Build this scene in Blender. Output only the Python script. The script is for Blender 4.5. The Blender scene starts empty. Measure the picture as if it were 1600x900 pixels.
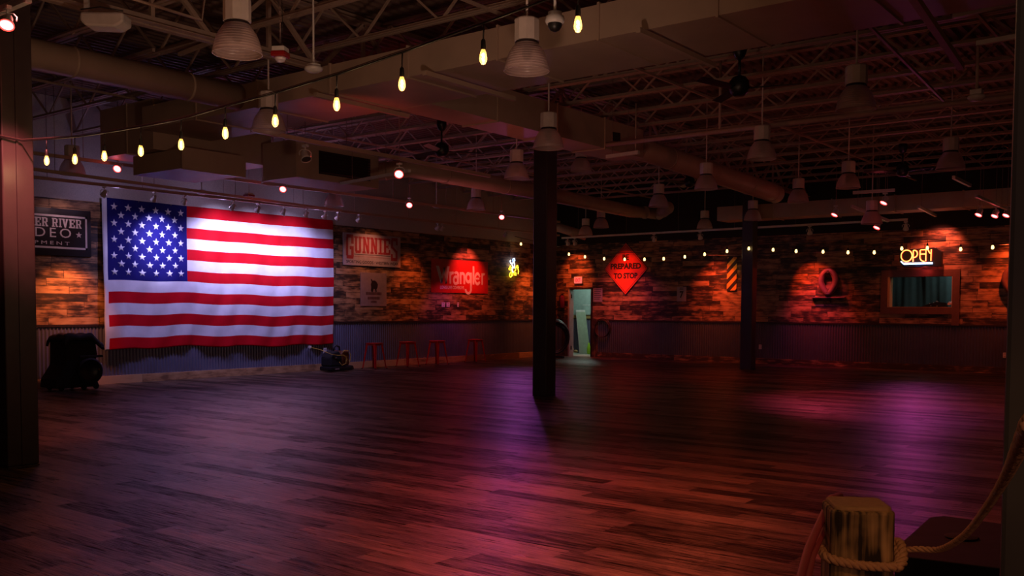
import bpy, math, random
from mathutils import Vector, Matrix
random.seed(7)
scene = bpy.context.scene
col = scene.collection

# ------------------------------------------------------------------ camera
EYE = Vector((0.0, 0.0, 1.45))
FPX, YAW, PITCH, ROLL, SH = 1485.74, 0.655006, -0.0471085, 0.0043762, 101.52
_f0 = Vector((-math.sin(YAW)*math.cos(PITCH), math.cos(YAW)*math.cos(PITCH), math.sin(PITCH)))
_r0 = Vector((math.cos(YAW), math.sin(YAW), 0.0))
_u0 = _r0.cross(_f0)
RT = math.cos(ROLL)*_r0 + math.sin(ROLL)*_u0
UP = -math.sin(ROLL)*_r0 + math.cos(ROLL)*_u0
FW = _f0
cd = bpy.data.cameras.new('camera')
cam = bpy.data.objects.new('camera', cd)
col.objects.link(cam)
m3 = Matrix((RT, UP, -FW)).transposed()
cam.matrix_world = Matrix.Translation(EYE) @ m3.to_4x4()
cd.sensor_width = 36.0
cd.lens = FPX/1600.0*36.0
cd.shift_y = SH/1600.0
cd.clip_end = 200
scene.camera = cam

def P(px, py, X=None, Y=None, Z=None):
    """point of the room seen at a photo pixel, on a plane X=, Y= or Z="""
    d = FW + RT*((px-800)/FPX) + UP*((450+SH-py)/FPX)
    if X is not None: t = (X-EYE.x)/d.x
    elif Y is not None: t = (Y-EYE.y)/d.y
    else: t = (Z-EYE.z)/d.z
    return EYE + d*t

# ------------------------------------------------------------------ world, exposure
scene.view_settings.view_transform = 'Standard'
scene.view_settings.look = 'None'
scene.view_settings.gamma = 1.0
scene.view_settings.use_curve_mapping = False
scene.view_settings.exposure = 0.0
w = bpy.data.worlds.new('night'); scene.world = w; w.use_nodes = True
bg = w.node_tree.nodes['Background']
bg.inputs['Color'].default_value = (1.0, 0.36, 0.25, 1)
bg.inputs['Strength'].default_value = 0.012

def light_obj(name, kind, loc, energy, color, target=None, size=0.05, angle=60, blend=0.6, label=None):
    ld = bpy.data.lights.new(name, kind)
    ld.energy = energy; ld.color = color
    if kind in ('POINT', 'SPOT'): ld.shadow_soft_size = size
    if kind == 'SPOT':
        ld.spot_size = math.radians(angle); ld.spot_blend = blend
    o = bpy.data.objects.new(name, ld); col.objects.link(o)
    o.location = loc
    if target is not None:
        o.rotation_euler = (Vector(target)-Vector(loc)).to_track_quat('-Z', 'Y').to_euler()
    return o
RED = (1.0, 0.05, 0.04); PINK = (1.0, 0.09, 0.22); MAG = (0.75, 0.05, 0.55); VIO = (0.50, 0.42, 1.0)
ORANGE = (1.0, 0.20, 0.05); WARM = (1.0, 0.55, 0.24)

XL, YB = -16.74, 24.04          # left wall and back wall planes
XR, YF = 4.0, -4.0
WZ, BZ, DZ = 1.09, 3.36, 5.6    # wainscot top, board top, roof deck

# ------------------------------------------------------------------ light list
# flag wash
for (y, ty, e, an, tz) in ((10.35, 10.45, 290, 54, 2.70), (11.75, 11.85, 230, 76, 2.75), (12.6, 12.7, 170, 76, 2.75), (13.5, 13.6, 120, 76, 2.75)):
    light_obj('flag_spot', 'SPOT', (-15.42, y, 3.26), e, (0.58, 0.54, 1.0), (-16.6, ty, tz), 0.03, an, 1.0)
for (y, ty, e) in ((9.9, 10.1, 80), (11.3, 11.3, 125), (13.1, 13.1, 125), (14.2, 14.2, 90)):
    light_obj('flag_wash', 'SPOT', (-15.45, y, 3.30), e, VIO, (-16.6, ty, 1.7), 0.03, 110, 1.0)
for y in (9.2, 11.4, 13.8):
    light_obj('flag_spill', 'POINT', (-15.95, y, 3.46), 5, (0.55, 0.42, 0.85), size=0.05)
# floor pools from the red heads on the tracks
def pool(px, py, src, e, c, an, bl=1.0):
    t = P(px, py, Z=0)
    light_obj('floor_spot', 'SPOT', src, e, c, t, 0.06, an, bl)
# (source, photo pixel aimed at on the floor, energy, colour, cone)
pool(690, 735, (-7.8, 9.5, 3.5), 150, PINK, 70)
pool(700, 830, (-6.5, 7.5, 3.5), 200, (1.0, .11, .05), 74)
pool(790, 640, (-9.5, 12.0, 3.5), 60, (.62, .07, .55), 46)
pool(1360, 625, (-6.5, 17.0, 3.5), 520, (1.0, .06, .16), 66)
pool(1450, 640, (-4.6, 17.5, 3.5), 90, (.60, .05, .58), 42)
pool(1080, 780, (-4.5, 8.0, 3.5), 260, (1.0, .12, .05), 100)
pool(330, 640, (-13.5, 9.5, 3.5), 110, (1.0, .16, .12), 66)
pool(1150, 590, (-9.5, 17.0, 3.5), 110, (1.0, .05, .04), 80)
pool(750, 830, (-4.5, 6.0, 3.5), 200, (1.0, .12, .06), 90)
def wall_spot(px, py, e, c, an=42, X=None, Y=None, drop=0.9, off=0.8, sx=.15):
    t = P(px, py, X=X) if X is not None else P(px, py, Y=Y)
    s = Vector((t.x+off, t.y, t.z+drop)) if X is not None else Vector((t.x+sx, t.y-off, t.z+drop))
    s.z = min(s.z, 3.45)
    light_obj('wall_spot', 'SPOT', s, e, c, t, 0.03, an, 1.0)
wall_spot(105, 475, 130, (1.0, .25, .07), 80, X=XL)
wall_spot(95, 362, 14, (1.0, .55, .60), 80, X=XL, drop=.6)
wall_spot(640, 470, 110, (1.0, .15, .03), 60, X=XL, drop=1.9)
wall_spot(575, 430, 40, (1.0, .34, .20), 100, X=XL, drop=1.6)
wall_spot(728, 430, 130, (1.0, .10, .08), 80, X=XL, drop=.9)
wall_spot(740, 480, 60, (1.0, .12, .03), 70, X=XL, drop=1.9)
wall_spot(822, 485, 210, (1.0, .16, .03), 58, X=XL, drop=1.9)
wall_spot(902, 430, 150, (1.0, .13, .03), 62, Y=YB, drop=1.0)
wall_spot(978, 440, 80, (1.0, .07, .03), 74, Y=YB, drop=1.2)
wall_spot(970, 488, 150, (1.0, .13, .03), 60, Y=YB, drop=2.0)
wall_spot(1118, 455, 170, (1.0, .10, .04), 66, Y=YB, drop=1.2)
wall_spot(1130, 490, 130, (1.0, .13, .03), 60, Y=YB, drop=2.0)
wall_spot(1278, 462, 170, (1.0, .07, .02), 66, Y=YB, drop=1.2, sx=-.5)
wall_spot(1280, 500, 120, (1.0, .07, .10), 60, Y=YB, drop=2.0)
wall_spot(1430, 500, 40, (1.0, .13, .03), 90, Y=YB, drop=2.0)
wall_spot(1583, 435, 200, (1.0, .12, .03), 70, Y=YB, drop=1.1)
wall_spot(690, 540, 40, (.8, .10, .45), 80, X=XL, drop=2.2)
wall_spot(975, 530, 50, (.8, .08, .40), 100, Y=YB, drop=2.4, off=1.6)
wall_spot(1270, 530, 50, (.7, .06, .50), 60, Y=YB, drop=2.4, off=1.2)
light_obj('floor_strip', 'SPOT', (-6.2, 23.0, 3.4), 30, (.75, .9, 1.0), P(1420, 586, Z=0), .03, 26, 1.0)
# added fill without fixtures: spots thrown up at the roof, then warm points
for s_, t_, e, c, an in (((-3.6, 4.4, 1.8), (-9.0, 8.2, 4.4), 95, (1.0, .60, .42), 120), ((1.5, -2.0, 2.0), (-2.5, 9.0, 4.4), 85, (1.0, .42, .30), 100),
                         ((-8.0, 10.5, 1.9), (-7.5, 12.0, 4.6), 20, (1.0, .18, .13), 150), ((-4.0, 16.5, 1.9), (-5.0, 16.0, 4.6), 18, (1.0, .22, .14), 150), ((-11.5, 13.5, 1.9), (-12, 13.0, 4.6), 24, (1.0, .20, .20), 150)):
    light_obj('roof_fill', 'SPOT', s_, e, c, t_, .15, an, 1.0)
light_obj('warm_fill', 'POINT', (-1.2, 0.9, 3.0), 4, (1.0, .55, .28), size=.1)  # unseen warm fill points, added to lift the ambient light
light_obj('warm_fill', 'POINT', (-4.5, -1.5, 3.2), 5, (1.0, .45, .3), size=.25)
light_obj('rope_spot', 'SPOT', (0.25, 1.1, 2.1), 14, (1.0, .36, .10), (-.48, 2.28, .92), .05, 34, 1.0)  # orange light on the rope and post, source unseen
light_obj('duct_glow', 'SPOT', (-8.6, 7.4, 2.4), 26, (1.0, .10, .08), (-9.0, 8.5, 3.96), .05, 60, 1.0)  # added red spot, unseen, that reddens the duct underside
light_obj('hazard_fill', 'SPOT', (-10.9, YB-.8, 3.4), 16, (1.0, .62, .25), (-10.97, YB, 2.35), .03, 34, 1.0)  # added warm spot that brightens the striped panel

# ------------------------------------------------------------------ materials
def mat(name, base, rough=0.6, metal=0.0, emit=None, estr=0.0, spec=0.5, bump=None, trans=0.0):
    m = bpy.data.materials.new(name); m.use_nodes = True
    nt = m.node_tree; b = nt.nodes['Principled BSDF']
    b.inputs['Roughness'].default_value = rough
    b.inputs['Metallic'].default_value = metal
    b.inputs['Specular IOR Level'].default_value = spec
    n = nt.nodes.new('ShaderNodeTexNoise'); n.inputs['Scale'].default_value = 9 if bump is None else bump[0]
    n.inputs['Detail'].default_value = 4
    tc = nt.nodes.new('ShaderNodeTexCoord'); nt.links.new(tc.outputs['Object'], n.inputs['Vector'])
    r = nt.nodes.new('ShaderNodeMixRGB'); r.blend_type = 'MULTIPLY'; r.inputs[0].default_value = 1
    cr = nt.nodes.new('ShaderNodeValToRGB')
    cr.color_ramp.elements[0].color = (0.72, 0.72, 0.72, 1); cr.color_ramp.elements[1].color = (1.15, 1.15, 1.15, 1)
    nt.links.new(n.outputs['Fac'], cr.inputs[0])
    r.inputs[1].default_value = (*base, 1); nt.links.new(cr.outputs[0], r.inputs[2])
    nt.links.new(r.outputs[0], b.inputs['Base Color'])
    if bump:
        bp = nt.nodes.new('ShaderNodeBump'); bp.inputs['Strength'].default_value = bump[1]; bp.inputs['Distance'].default_value = 0.01
        nt.links.new(n.outputs['Fac'], bp.inputs['Height']); nt.links.new(bp.outputs[0], b.inputs['Normal'])
    if emit:
        b.inputs['Emission Color'].default_value = (*emit, 1); b.inputs['Emission Strength'].default_value = estr
    if trans:
        b.inputs['Transmission Weight'].default_value = trans
    return m

def N(nt, t, **k):
    n = nt.nodes.new(t)
    for a, v in k.items(): setattr(n, a, v)
    return n
def math_n(nt, op, a, b=None):
    n = nt.nodes.new('ShaderNodeMath'); n.operation = op
    for i, v in enumerate((a, b)):
        if v is None: continue
        if isinstance(v, (int, float)): n.inputs[i].default_value = v
        else: nt.links.new(v, n.inputs[i])
    return n.outputs[0]

def plank_material(name, run, across, h, length, stops, gap=0.05, rough=0.7, grain=1.0, gloss_var=0.0, seedv=0.0, knots=1.0, bumpd=0.004, tone=0.5, fine=0.5, bfine=0.3):
    """boards: run = axis index they run along, across = axis index of their width"""
    m = bpy.data.materials.new(name); m.use_nodes = True
    nt = m.node_tree; b = nt.nodes['Principled BSDF']
    geo = N(nt, 'ShaderNodeTexCoord')
    sep = N(nt, 'ShaderNodeSeparateXYZ'); nt.links.new(geo.outputs['Object'], sep.inputs[0])
    u = sep.outputs[run]; v = sep.outputs[across]
    vr = math_n(nt, 'DIVIDE', v, h)
    row = math_n(nt, 'FLOOR', vr)
    wn = N(nt, 'ShaderNodeTexWhiteNoise', noise_dimensions='1D')
    nt.links.new(math_n(nt, 'ADD', row, seedv+0.5), wn.inputs['W'])
    off = math_n(nt, 'MULTIPLY', wn.outputs['Value'], length*7.3)
    ur = math_n(nt, 'DIVIDE', math_n(nt, 'ADD', u, off), length)
    cell = math_n(nt, 'FLOOR', ur)
    comb = N(nt, 'ShaderNodeCombineXYZ'); nt.links.new(cell, comb.inputs[0]); nt.links.new(row, comb.inputs[1]); comb.inputs[2].default_value = seedv
    wn2 = N(nt, 'ShaderNodeTexWhiteNoise', noise_dimensions='3D'); nt.links.new(comb.outputs[0], wn2.inputs['Vector'])
    # grain, stretched along the board, shifted per board
    gc = N(nt, 'ShaderNodeCombineXYZ')
    nt.links.new(math_n(nt, 'MULTIPLY', u, 1.6), gc.inputs[0])
    nt.links.new(math_n(nt, 'MULTIPLY', v, 26.0), gc.inputs[1])
    nt.links.new(math_n(nt, 'MULTIPLY', wn2.outputs['Value'], 40.0), gc.inputs[2])
    ns = N(nt, 'ShaderNodeTexNoise'); ns.inputs['Scale'].default_value = 1.4; ns.inputs['Detail'].default_value = 5; ns.inputs['Roughness'].default_value = 0.65
    nt.links.new(gc.outputs[0], ns.inputs['Vector'])
    gk = N(nt, 'ShaderNodeCombineXYZ')
    nt.links.new(math_n(nt, 'MULTIPLY', u, 4.0), gk.inputs[0]); nt.links.new(math_n(nt, 'MULTIPLY', v, 9.0), gk.inputs[1])
    nt.links.new(math_n(nt, 'MULTIPLY', wn2.outputs['Value'], 17.0), gk.inputs[2])
    nk = N(nt, 'ShaderNodeTexNoise'); nk.inputs['Scale'].default_value = 1.0; nk.inputs['Detail'].default_value = 3
    nt.links.new(gk.outputs[0], nk.inputs['Vector'])
    gf = N(nt, 'ShaderNodeCombineXYZ')
    nt.links.new(math_n(nt, 'MULTIPLY', u, 5.0), gf.inputs[0]); nt.links.new(math_n(nt, 'MULTIPLY', v, 170.0), gf.inputs[1])
    nt.links.new(math_n(nt, 'MULTIPLY', wn2.outputs['Value'], 29.0), gf.inputs[2])
    nf = N(nt, 'ShaderNodeTexNoise'); nf.inputs['Scale'].default_value = 1.0; nf.inputs['Detail'].default_value = 2
    nt.links.new(gf.outputs[0], nf.inputs['Vector'])
    fine_v = math_n(nt, 'MULTIPLY', math_n(nt, 'SUBTRACT', nf.outputs['Fac'], 0.5), fine)
    val = math_n(nt, 'ADD', math_n(nt, 'MULTIPLY', wn2.outputs['Value'], tone),
                 math_n(nt, 'ADD', math_n(nt, 'MULTIPLY', math_n(nt, 'SUBTRACT', ns.outputs['Fac'], 0.5), 0.9*grain),
                        math_n(nt, 'MULTIPLY', math_n(nt, 'SUBTRACT', nk.outputs['Fac'], 0.38), 1.25*knots)))
    cr = N(nt, 'ShaderNodeValToRGB')
    el = cr.color_ramp.elements
    el[0].position = stops[0][0]; el[0].color = (*stops[0][1], 1)
    el[1].position = stops[-1][0]; el[1].color = (*stops[-1][1], 1)
    for p, c in stops[1:-1]:
        e = el.new(p); e.color = (*c, 1)
    nt.links.new(math_n(nt, 'ADD', val, fine_v), cr.inputs[0])
    # joints
    fv = math_n(nt, 'FRACT', vr); fu = math_n(nt, 'FRACT', ur)
    gv = math_n(nt, 'LESS_THAN', fv, gap); gu = math_n(nt, 'LESS_THAN', fu, gap*h/length)
    g = math_n(nt, 'MAXIMUM', gv, gu)
    mx = N(nt, 'ShaderNodeMixRGB'); nt.links.new(g, mx.inputs[0]); nt.links.new(cr.outputs[0], mx.inputs[1]); mx.inputs[2].default_value = (0.012, 0.008, 0.006, 1)
    nt.links.new(mx.outputs[0], b.inputs['Base Color'])
    hgt = math_n(nt, 'SUBTRACT', math_n(nt, 'ADD', math_n(nt, 'MULTIPLY', wn2.outputs['Value'], 0.6), math_n(nt, 'ADD', math_n(nt, 'MULTIPLY', ns.outputs['Fac'], 0.5), math_n(nt, 'MULTIPLY', nf.outputs['Fac'], bfine))), g)
    bp = N(nt, 'ShaderNodeBump'); bp.inputs['Distance'].default_value = bumpd; bp.inputs['Strength'].default_value = 0.8
    nt.links.new(hgt, bp.inputs['Height']); nt.links.new(bp.outputs[0], b.inputs['Normal'])
    if gloss_var:
        sp_ = math_n(nt, 'MULTIPLY', math_n(nt, 'ADD', val, fine_v), 0.95); sc_ = N(nt, 'ShaderNodeClamp'); nt.links.new(sp_, sc_.inputs[0]); sc_.inputs[1].default_value = 0.02; sc_.inputs[2].default_value = 0.75
        nt.links.new(sc_.outputs[0], b.inputs['Specular IOR Level'])
        nt.links.new(math_n(nt, 'ADD', rough, math_n(nt, 'MULTIPLY', math_n(nt, 'SUBTRACT', ns.outputs['Fac'], 0.5), gloss_var)), b.inputs['Roughness'])
    else: b.inputs['Roughness'].default_value = rough
    return m

burnt = [(0.02, (0.012, 0.008, 0.006)), (0.26, (0.05, 0.026, 0.014)), (0.42, (0.20, 0.10, 0.045)), (0.62, (0.42, 0.22, 0.095)), (0.95, (0.56, 0.33, 0.16))]
M = {}
M['boards_left'] = plank_material('burnt_pine_boards_left', 1, 2, 0.139, 0.95, burnt, rough=0.62)
M['boards_back'] = plank_material('burnt_pine_boards_back', 0, 2, 0.139, 0.95, burnt, rough=0.55, seedv=3.0)
floorstops = [(0.0, (0.014, 0.008, 0.006)), (0.42, (0.075, 0.042, 0.028)), (0.95, (0.24, 0.14, 0.09))]
M['floor'] = plank_material('brown_laminate_planks', 0, 1, 0.18, 1.25, floorstops, gap=0.03, rough=0.31, grain=1.7, gloss_var=0.30, seedv=9.0, knots=0.2, bumpd=0.0028, tone=0.62, fine=1.35, bfine=2.2)
M['trimwood_left'] = plank_material('pine_trim_left', 1, 2, 0.5, 2.4, burnt[2:], gap=0.004, seedv=5, tone=1.0)
M['trimwood_back'] = plank_material('pine_trim_back', 0, 2, 0.5, 2.4, burnt[1:], gap=0.004, seedv=6, tone=.2)
M['doorwood'] = plank_material('pine_casing', 2, 0, 0.5, 2.6, burnt[1:], gap=0.004, seedv=7, tone=.1)
M['darkcasing'] = mat('dark_stained_casing', (0.16, 0.07, 0.035), 0.55, bump=(12, .3))
M['near_black'] = mat('charcoal_column_paint', (0.05, 0.06, 0.065), 0.5)
M['frame_wood'] = mat('pale_pine_reveal', (0.55, 0.34, 0.13), 0.5)
M['corrugated'] = mat('galvanized_steel_blue_lit', (0.17, 0.17, 0.26), 0.38, 0.35, bump=(3, 0.15))  # blue light from the flag is tinted into the steel colour
M['corrugated_shaded'] = mat('shaded_corrugated_steel', (0.13, 0.12, 0.14), 0.38, 0.5, bump=(3, 0.15))  # darker copy of the steel, back wall shade put into its colour
M['offwhite'] = mat('off_white_paint', (0.60, 0.55, 0.50), 0.75, bump=(40, 0.05))
M['black_paint'] = mat('flat_black_paint', (0.020, 0.016, 0.016), 0.8)
M['deck'] = mat('painted_roof_deck', (0.26, 0.17, 0.14), 0.7)
M['steel'] = mat('cream_painted_steel', (0.52, 0.38, 0.31), 0.55)
M['duct'] = mat('cream_painted_duct', (0.52, 0.38, 0.29), 0.5, bump=(2.5, 0.25))
M['column'] = mat('dark_painted_steel_column', (0.040, 0.030, 0.028), 0.35, bump=(5, 0.1))
M['column_light'] = mat('near_column_paint', (0.06, 0.045, 0.045), 0.38)
M['black'] = mat('black_plastic', (0.012, 0.012, 0.013), 0.4)
M['blackmatte'] = mat('black_fabric', (0.010, 0.009, 0.010), 0.85, bump=(30, 0.3))
M['cover'] = mat('charcoal_cover', (0.035, 0.028, 0.034), 0.75, spec=0.2, bump=(8, 0.4))
M['white'] = mat('white_enamel', (0.72, 0.68, 0.64), 0.4)
M['whitepl'] = mat('white_plastic', (0.75, 0.72, 0.70), 0.4)
M['housing'] = mat('pale_ballast_housing', (0.78, 0.66, 0.60), 0.45)
M['redpl'] = mat('red_plastic', (0.35, 0.012, 0.012), 0.3)
M['stool_red'] = mat('red_powder_coat', (0.62, 0.018, 0.012), 0.3, 0.2)
M['flag_red'] = mat('flag_red_nylon', (0.56, 0.003, 0.012), 0.7, spec=0.1, bump=(4, 0.2))
M['flag_white'] = mat('flag_white_nylon', (0.74, 0.73, 0.76), 0.7, spec=0.1, bump=(4, 0.2))
M['flag_blue'] = mat('flag_navy_nylon', (0.012, 0.010, 0.125), 0.7, spec=0.1, bump=(4, 0.2))
M['sign_black'] = mat('black_vinyl_banner', (0.018, 0.015, 0.017), 0.28, bump=(3, 0.5))
M['sign_cream'] = mat('cream_sign_ink', (0.58, 0.50, 0.50), 0.5)
M['gun_white'] = mat('white_sign_face', (0.50, 0.40, 0.39), 0.5)
M['gun_red'] = mat('dark_red_sign_ink', (0.36, 0.030, 0.035), 0.5)
M['ink'] = mat('black_sign_ink', (0.025, 0.012, 0.012), 0.5)
M['wr_red'] = mat('red_banner_vinyl', (0.62, 0.012, 0.010), 0.45)
M['wr_white'] = mat('white_banner_ink', (0.78, 0.70, 0.70), 0.5)
M['poster'] = mat('faded_poster_paper', (0.36, 0.24, 0.22), 0.6)
M['poster_ink'] = mat('brown_poster_ink', (0.12, 0.035, 0.03), 0.6)
M['road_orange'] = mat('orange_rollup_vinyl', (0.72, 0.06, 0.02), 0.45)
M['haz_orange'] = mat('orange_sheeting', (0.85, 0.36, 0.03), 0.4)
M['paper'] = mat('white_paper', (0.42, 0.34, 0.34), 0.7)
M['exit_face'] = mat('exit_sign_face', (0.65, 0.35, 0.33), 0.4, emit=(1, 0.16, 0.16), estr=0.7)
M['exit_red'] = mat('exit_sign_letters', (0.6, 0.02, 0.02), 0.4, emit=(0.5, 0.0, 0.0), estr=0.3)
M['leather'] = mat('worn_leather', (0.16, 0.07, 0.065), 0.45, bump=(15, 0.4))
M['leather_dark'] = mat('dark_leather', (0.035, 0.015, 0.013), 0.5)
M['rope'] = mat('manila_rope', (0.55, 0.33, 0.16), 0.8, bump=(60, 0.5))
M['strap'] = mat('red_rope', (0.40, 0.07, 0.08), 0.6)
M['yellow_cord'] = mat('yellow_cord', (0.60, 0.38, 0.05), 0.5)
M['brown_panel'] = mat('rusty_brown_panel', (0.14, 0.045, 0.015), 0.5)
M['cable'] = mat('black_rubber_cable', (0.02, 0.018, 0.018), 0.4)
M['wire'] = mat('steel_guy_wire', (0.35, 0.25, 0.22), 0.35, 0.7)
M['backroom'] = mat('grey_green_wall_paint', (0.36, 0.46, 0.42), 0.7)
M['backroom_floor'] = mat('grey_concrete', (0.40, 0.42, 0.36), 0.6)
M['panel_green'] = mat('dusty_mirror_panel', (0.40, 0.46, 0.34), 0.35)
M['curtain'] = mat('teal_curtain', (0.13, 0.20, 0.20), 0.8)
M['hivis'] = mat('lime_plastic', (0.45, 0.75, 0.03), 0.4)
M['tanwood'] = mat('tan_wood', (0.42, 0.26, 0.09), 0.6)
M['ext_red'] = mat('dark_red_gloss', (0.22, 0.012, 0.05), 0.12)
M['lens_red'] = mat('red_lamp_lens', (0.9, 0.1, 0.1), 0.3, emit=(1.0, 0.26, 0.30), estr=5)
M['halo_rim'] = mat('red_glowing_rim', (0.9, 0.1, 0.1), 0.3, emit=(1.0, 0.06, 0.04), estr=2.0)  # emissive ring imitates the red halo around a lit lens
M['lens_off'] = mat('dark_lamp_lens', (0.10, 0.08, 0.08), 0.15)
M['bulb'] = mat('amber_bulb_glass', (1.0, 0.7, 0.3), 0.2, emit=(1.0, 0.50, 0.10), estr=1.8)
M['bulb'].node_tree.nodes['Principled BSDF'].inputs['Alpha'].default_value = 0.45   # halo_glass: tinted clear glass
M['filament'] = mat('glowing_filament', (1.0, 0.8, 0.5), 0.2, emit=(1.0, 0.86, 0.55), estr=30.0)
M['bulb_far'] = mat('warm_bulb', (1.0, 0.8, 0.4), 0.2, emit=(1.0, 0.66, 0.22), estr=3.5)
M['neon_yellow'] = mat('yellow_neon_tube', (1, 0.8, 0.2), 0.3, emit=(1.0, 0.62, 0.10), estr=3.0)
M['neon_red'] = mat('red_neon_tube', (1, 0.1, 0.1), 0.3, emit=(1.0, 0.03, 0.02), estr=1.6)
M['neon_blue'] = mat('blue_neon_tube', (0.3, 0.5, 1), 0.3, emit=(0.35, 0.55, 1.0), estr=4.0)
M['neon_white'] = mat('ice_blue_neon_tube', (0.7, 0.8, 1), 0.3, emit=(0.62, 0.80, 1.0), estr=3.5)
M['neon_gold'] = mat('gold_neon_tube', (1, 0.8, 0.1), 0.3, emit=(1.0, 0.66, 0.03), estr=3.0)
M['pink_glass'] = mat('strobe_lens', (0.8, 0.7, 0.75), 0.1, spec=0.8)

def shade_material():
    m = bpy.data.materials.new('prismatic_acrylic'); m.use_nodes = True
    nt = m.node_tree; b = nt.nodes['Principled BSDF']
    b.inputs['Base Color'].default_value = (0.70, 0.50, 0.48, 1); b.inputs['Roughness'].default_value = 0.28
    b.inputs['Alpha'].default_value = 0.62
    tc = N(nt, 'ShaderNodeTexCoord'); wv = N(nt, 'ShaderNodeTexWave', bands_direction='Z'); wv.inputs['Scale'].default_value = 14
    nt.links.new(tc.outputs['Object'], wv.inputs[0])
    bp = N(nt, 'ShaderNodeBump'); bp.inputs['Distance'].default_value = 0.004; bp.inputs['Strength'].default_value = 0.5
    nt.links.new(wv.outputs['Fac'], bp.inputs['Height']); nt.links.new(bp.outputs[0], b.inputs['Normal'])
    return m
M['shade'] = shade_material()
M['shade_rim'] = mat('acrylic_rim', (0.62, 0.46, 0.43), 0.25)

def weathered_post():
    m = bpy.data.materials.new('weathered_post_timber'); m.use_nodes = True
    nt = m.node_tree; b = nt.nodes['Principled BSDF']; b.inputs['Roughness'].default_value = 0.85
    tc = N(nt, 'ShaderNodeTexCoord'); mp = N(nt, 'ShaderNodeMapping'); mp.inputs['Scale'].default_value = (60, 60, 3)
    nt.links.new(tc.outputs['Object'], mp.inputs[0])
    ns = N(nt, 'ShaderNodeTexNoise'); ns.inputs['Scale'].default_value = 1.0; ns.inputs['Detail'].default_value = 6
    nt.links.new(mp.outputs[0], ns.inputs['Vector'])
    n2 = N(nt, 'ShaderNodeTexNoise'); n2.inputs['Scale'].default_value = 13.0; nt.links.new(tc.outputs['Object'], n2.inputs['Vector'])
    cr = N(nt, 'ShaderNodeValToRGB'); e = cr.color_ramp.elements
    e[0].position = 0.42; e[0].color = (0.02, 0.014, 0.006, 1); e[1].position = 0.62; e[1].color = (0.50, 0.34, 0.14, 1)
    nt.links.new(math_n(nt, 'ADD', math_n(nt, 'MULTIPLY', ns.outputs['Fac'], 0.6), math_n(nt, 'MULTIPLY', n2.outputs['Fac'], 0.42)), cr.inputs[0])
    nt.links.new(cr.outputs[0], b.inputs['Base Color'])
    bp = N(nt, 'ShaderNodeBump'); bp.inputs['Distance'].default_value = 0.004; bp.inputs['Strength'].default_value = 0.8
    nt.links.new(ns.outputs['Fac'], bp.inputs['Height']); nt.links.new(bp.outputs[0], b.inputs['Normal'])
    return m
M['post'] = weathered_post()
def endgrain():
    return mat('sawn_post_top', (0.42, 0.27, 0.12), 0.8, bump=(60, 0.4))
M['post_top'] = endgrain()

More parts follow.
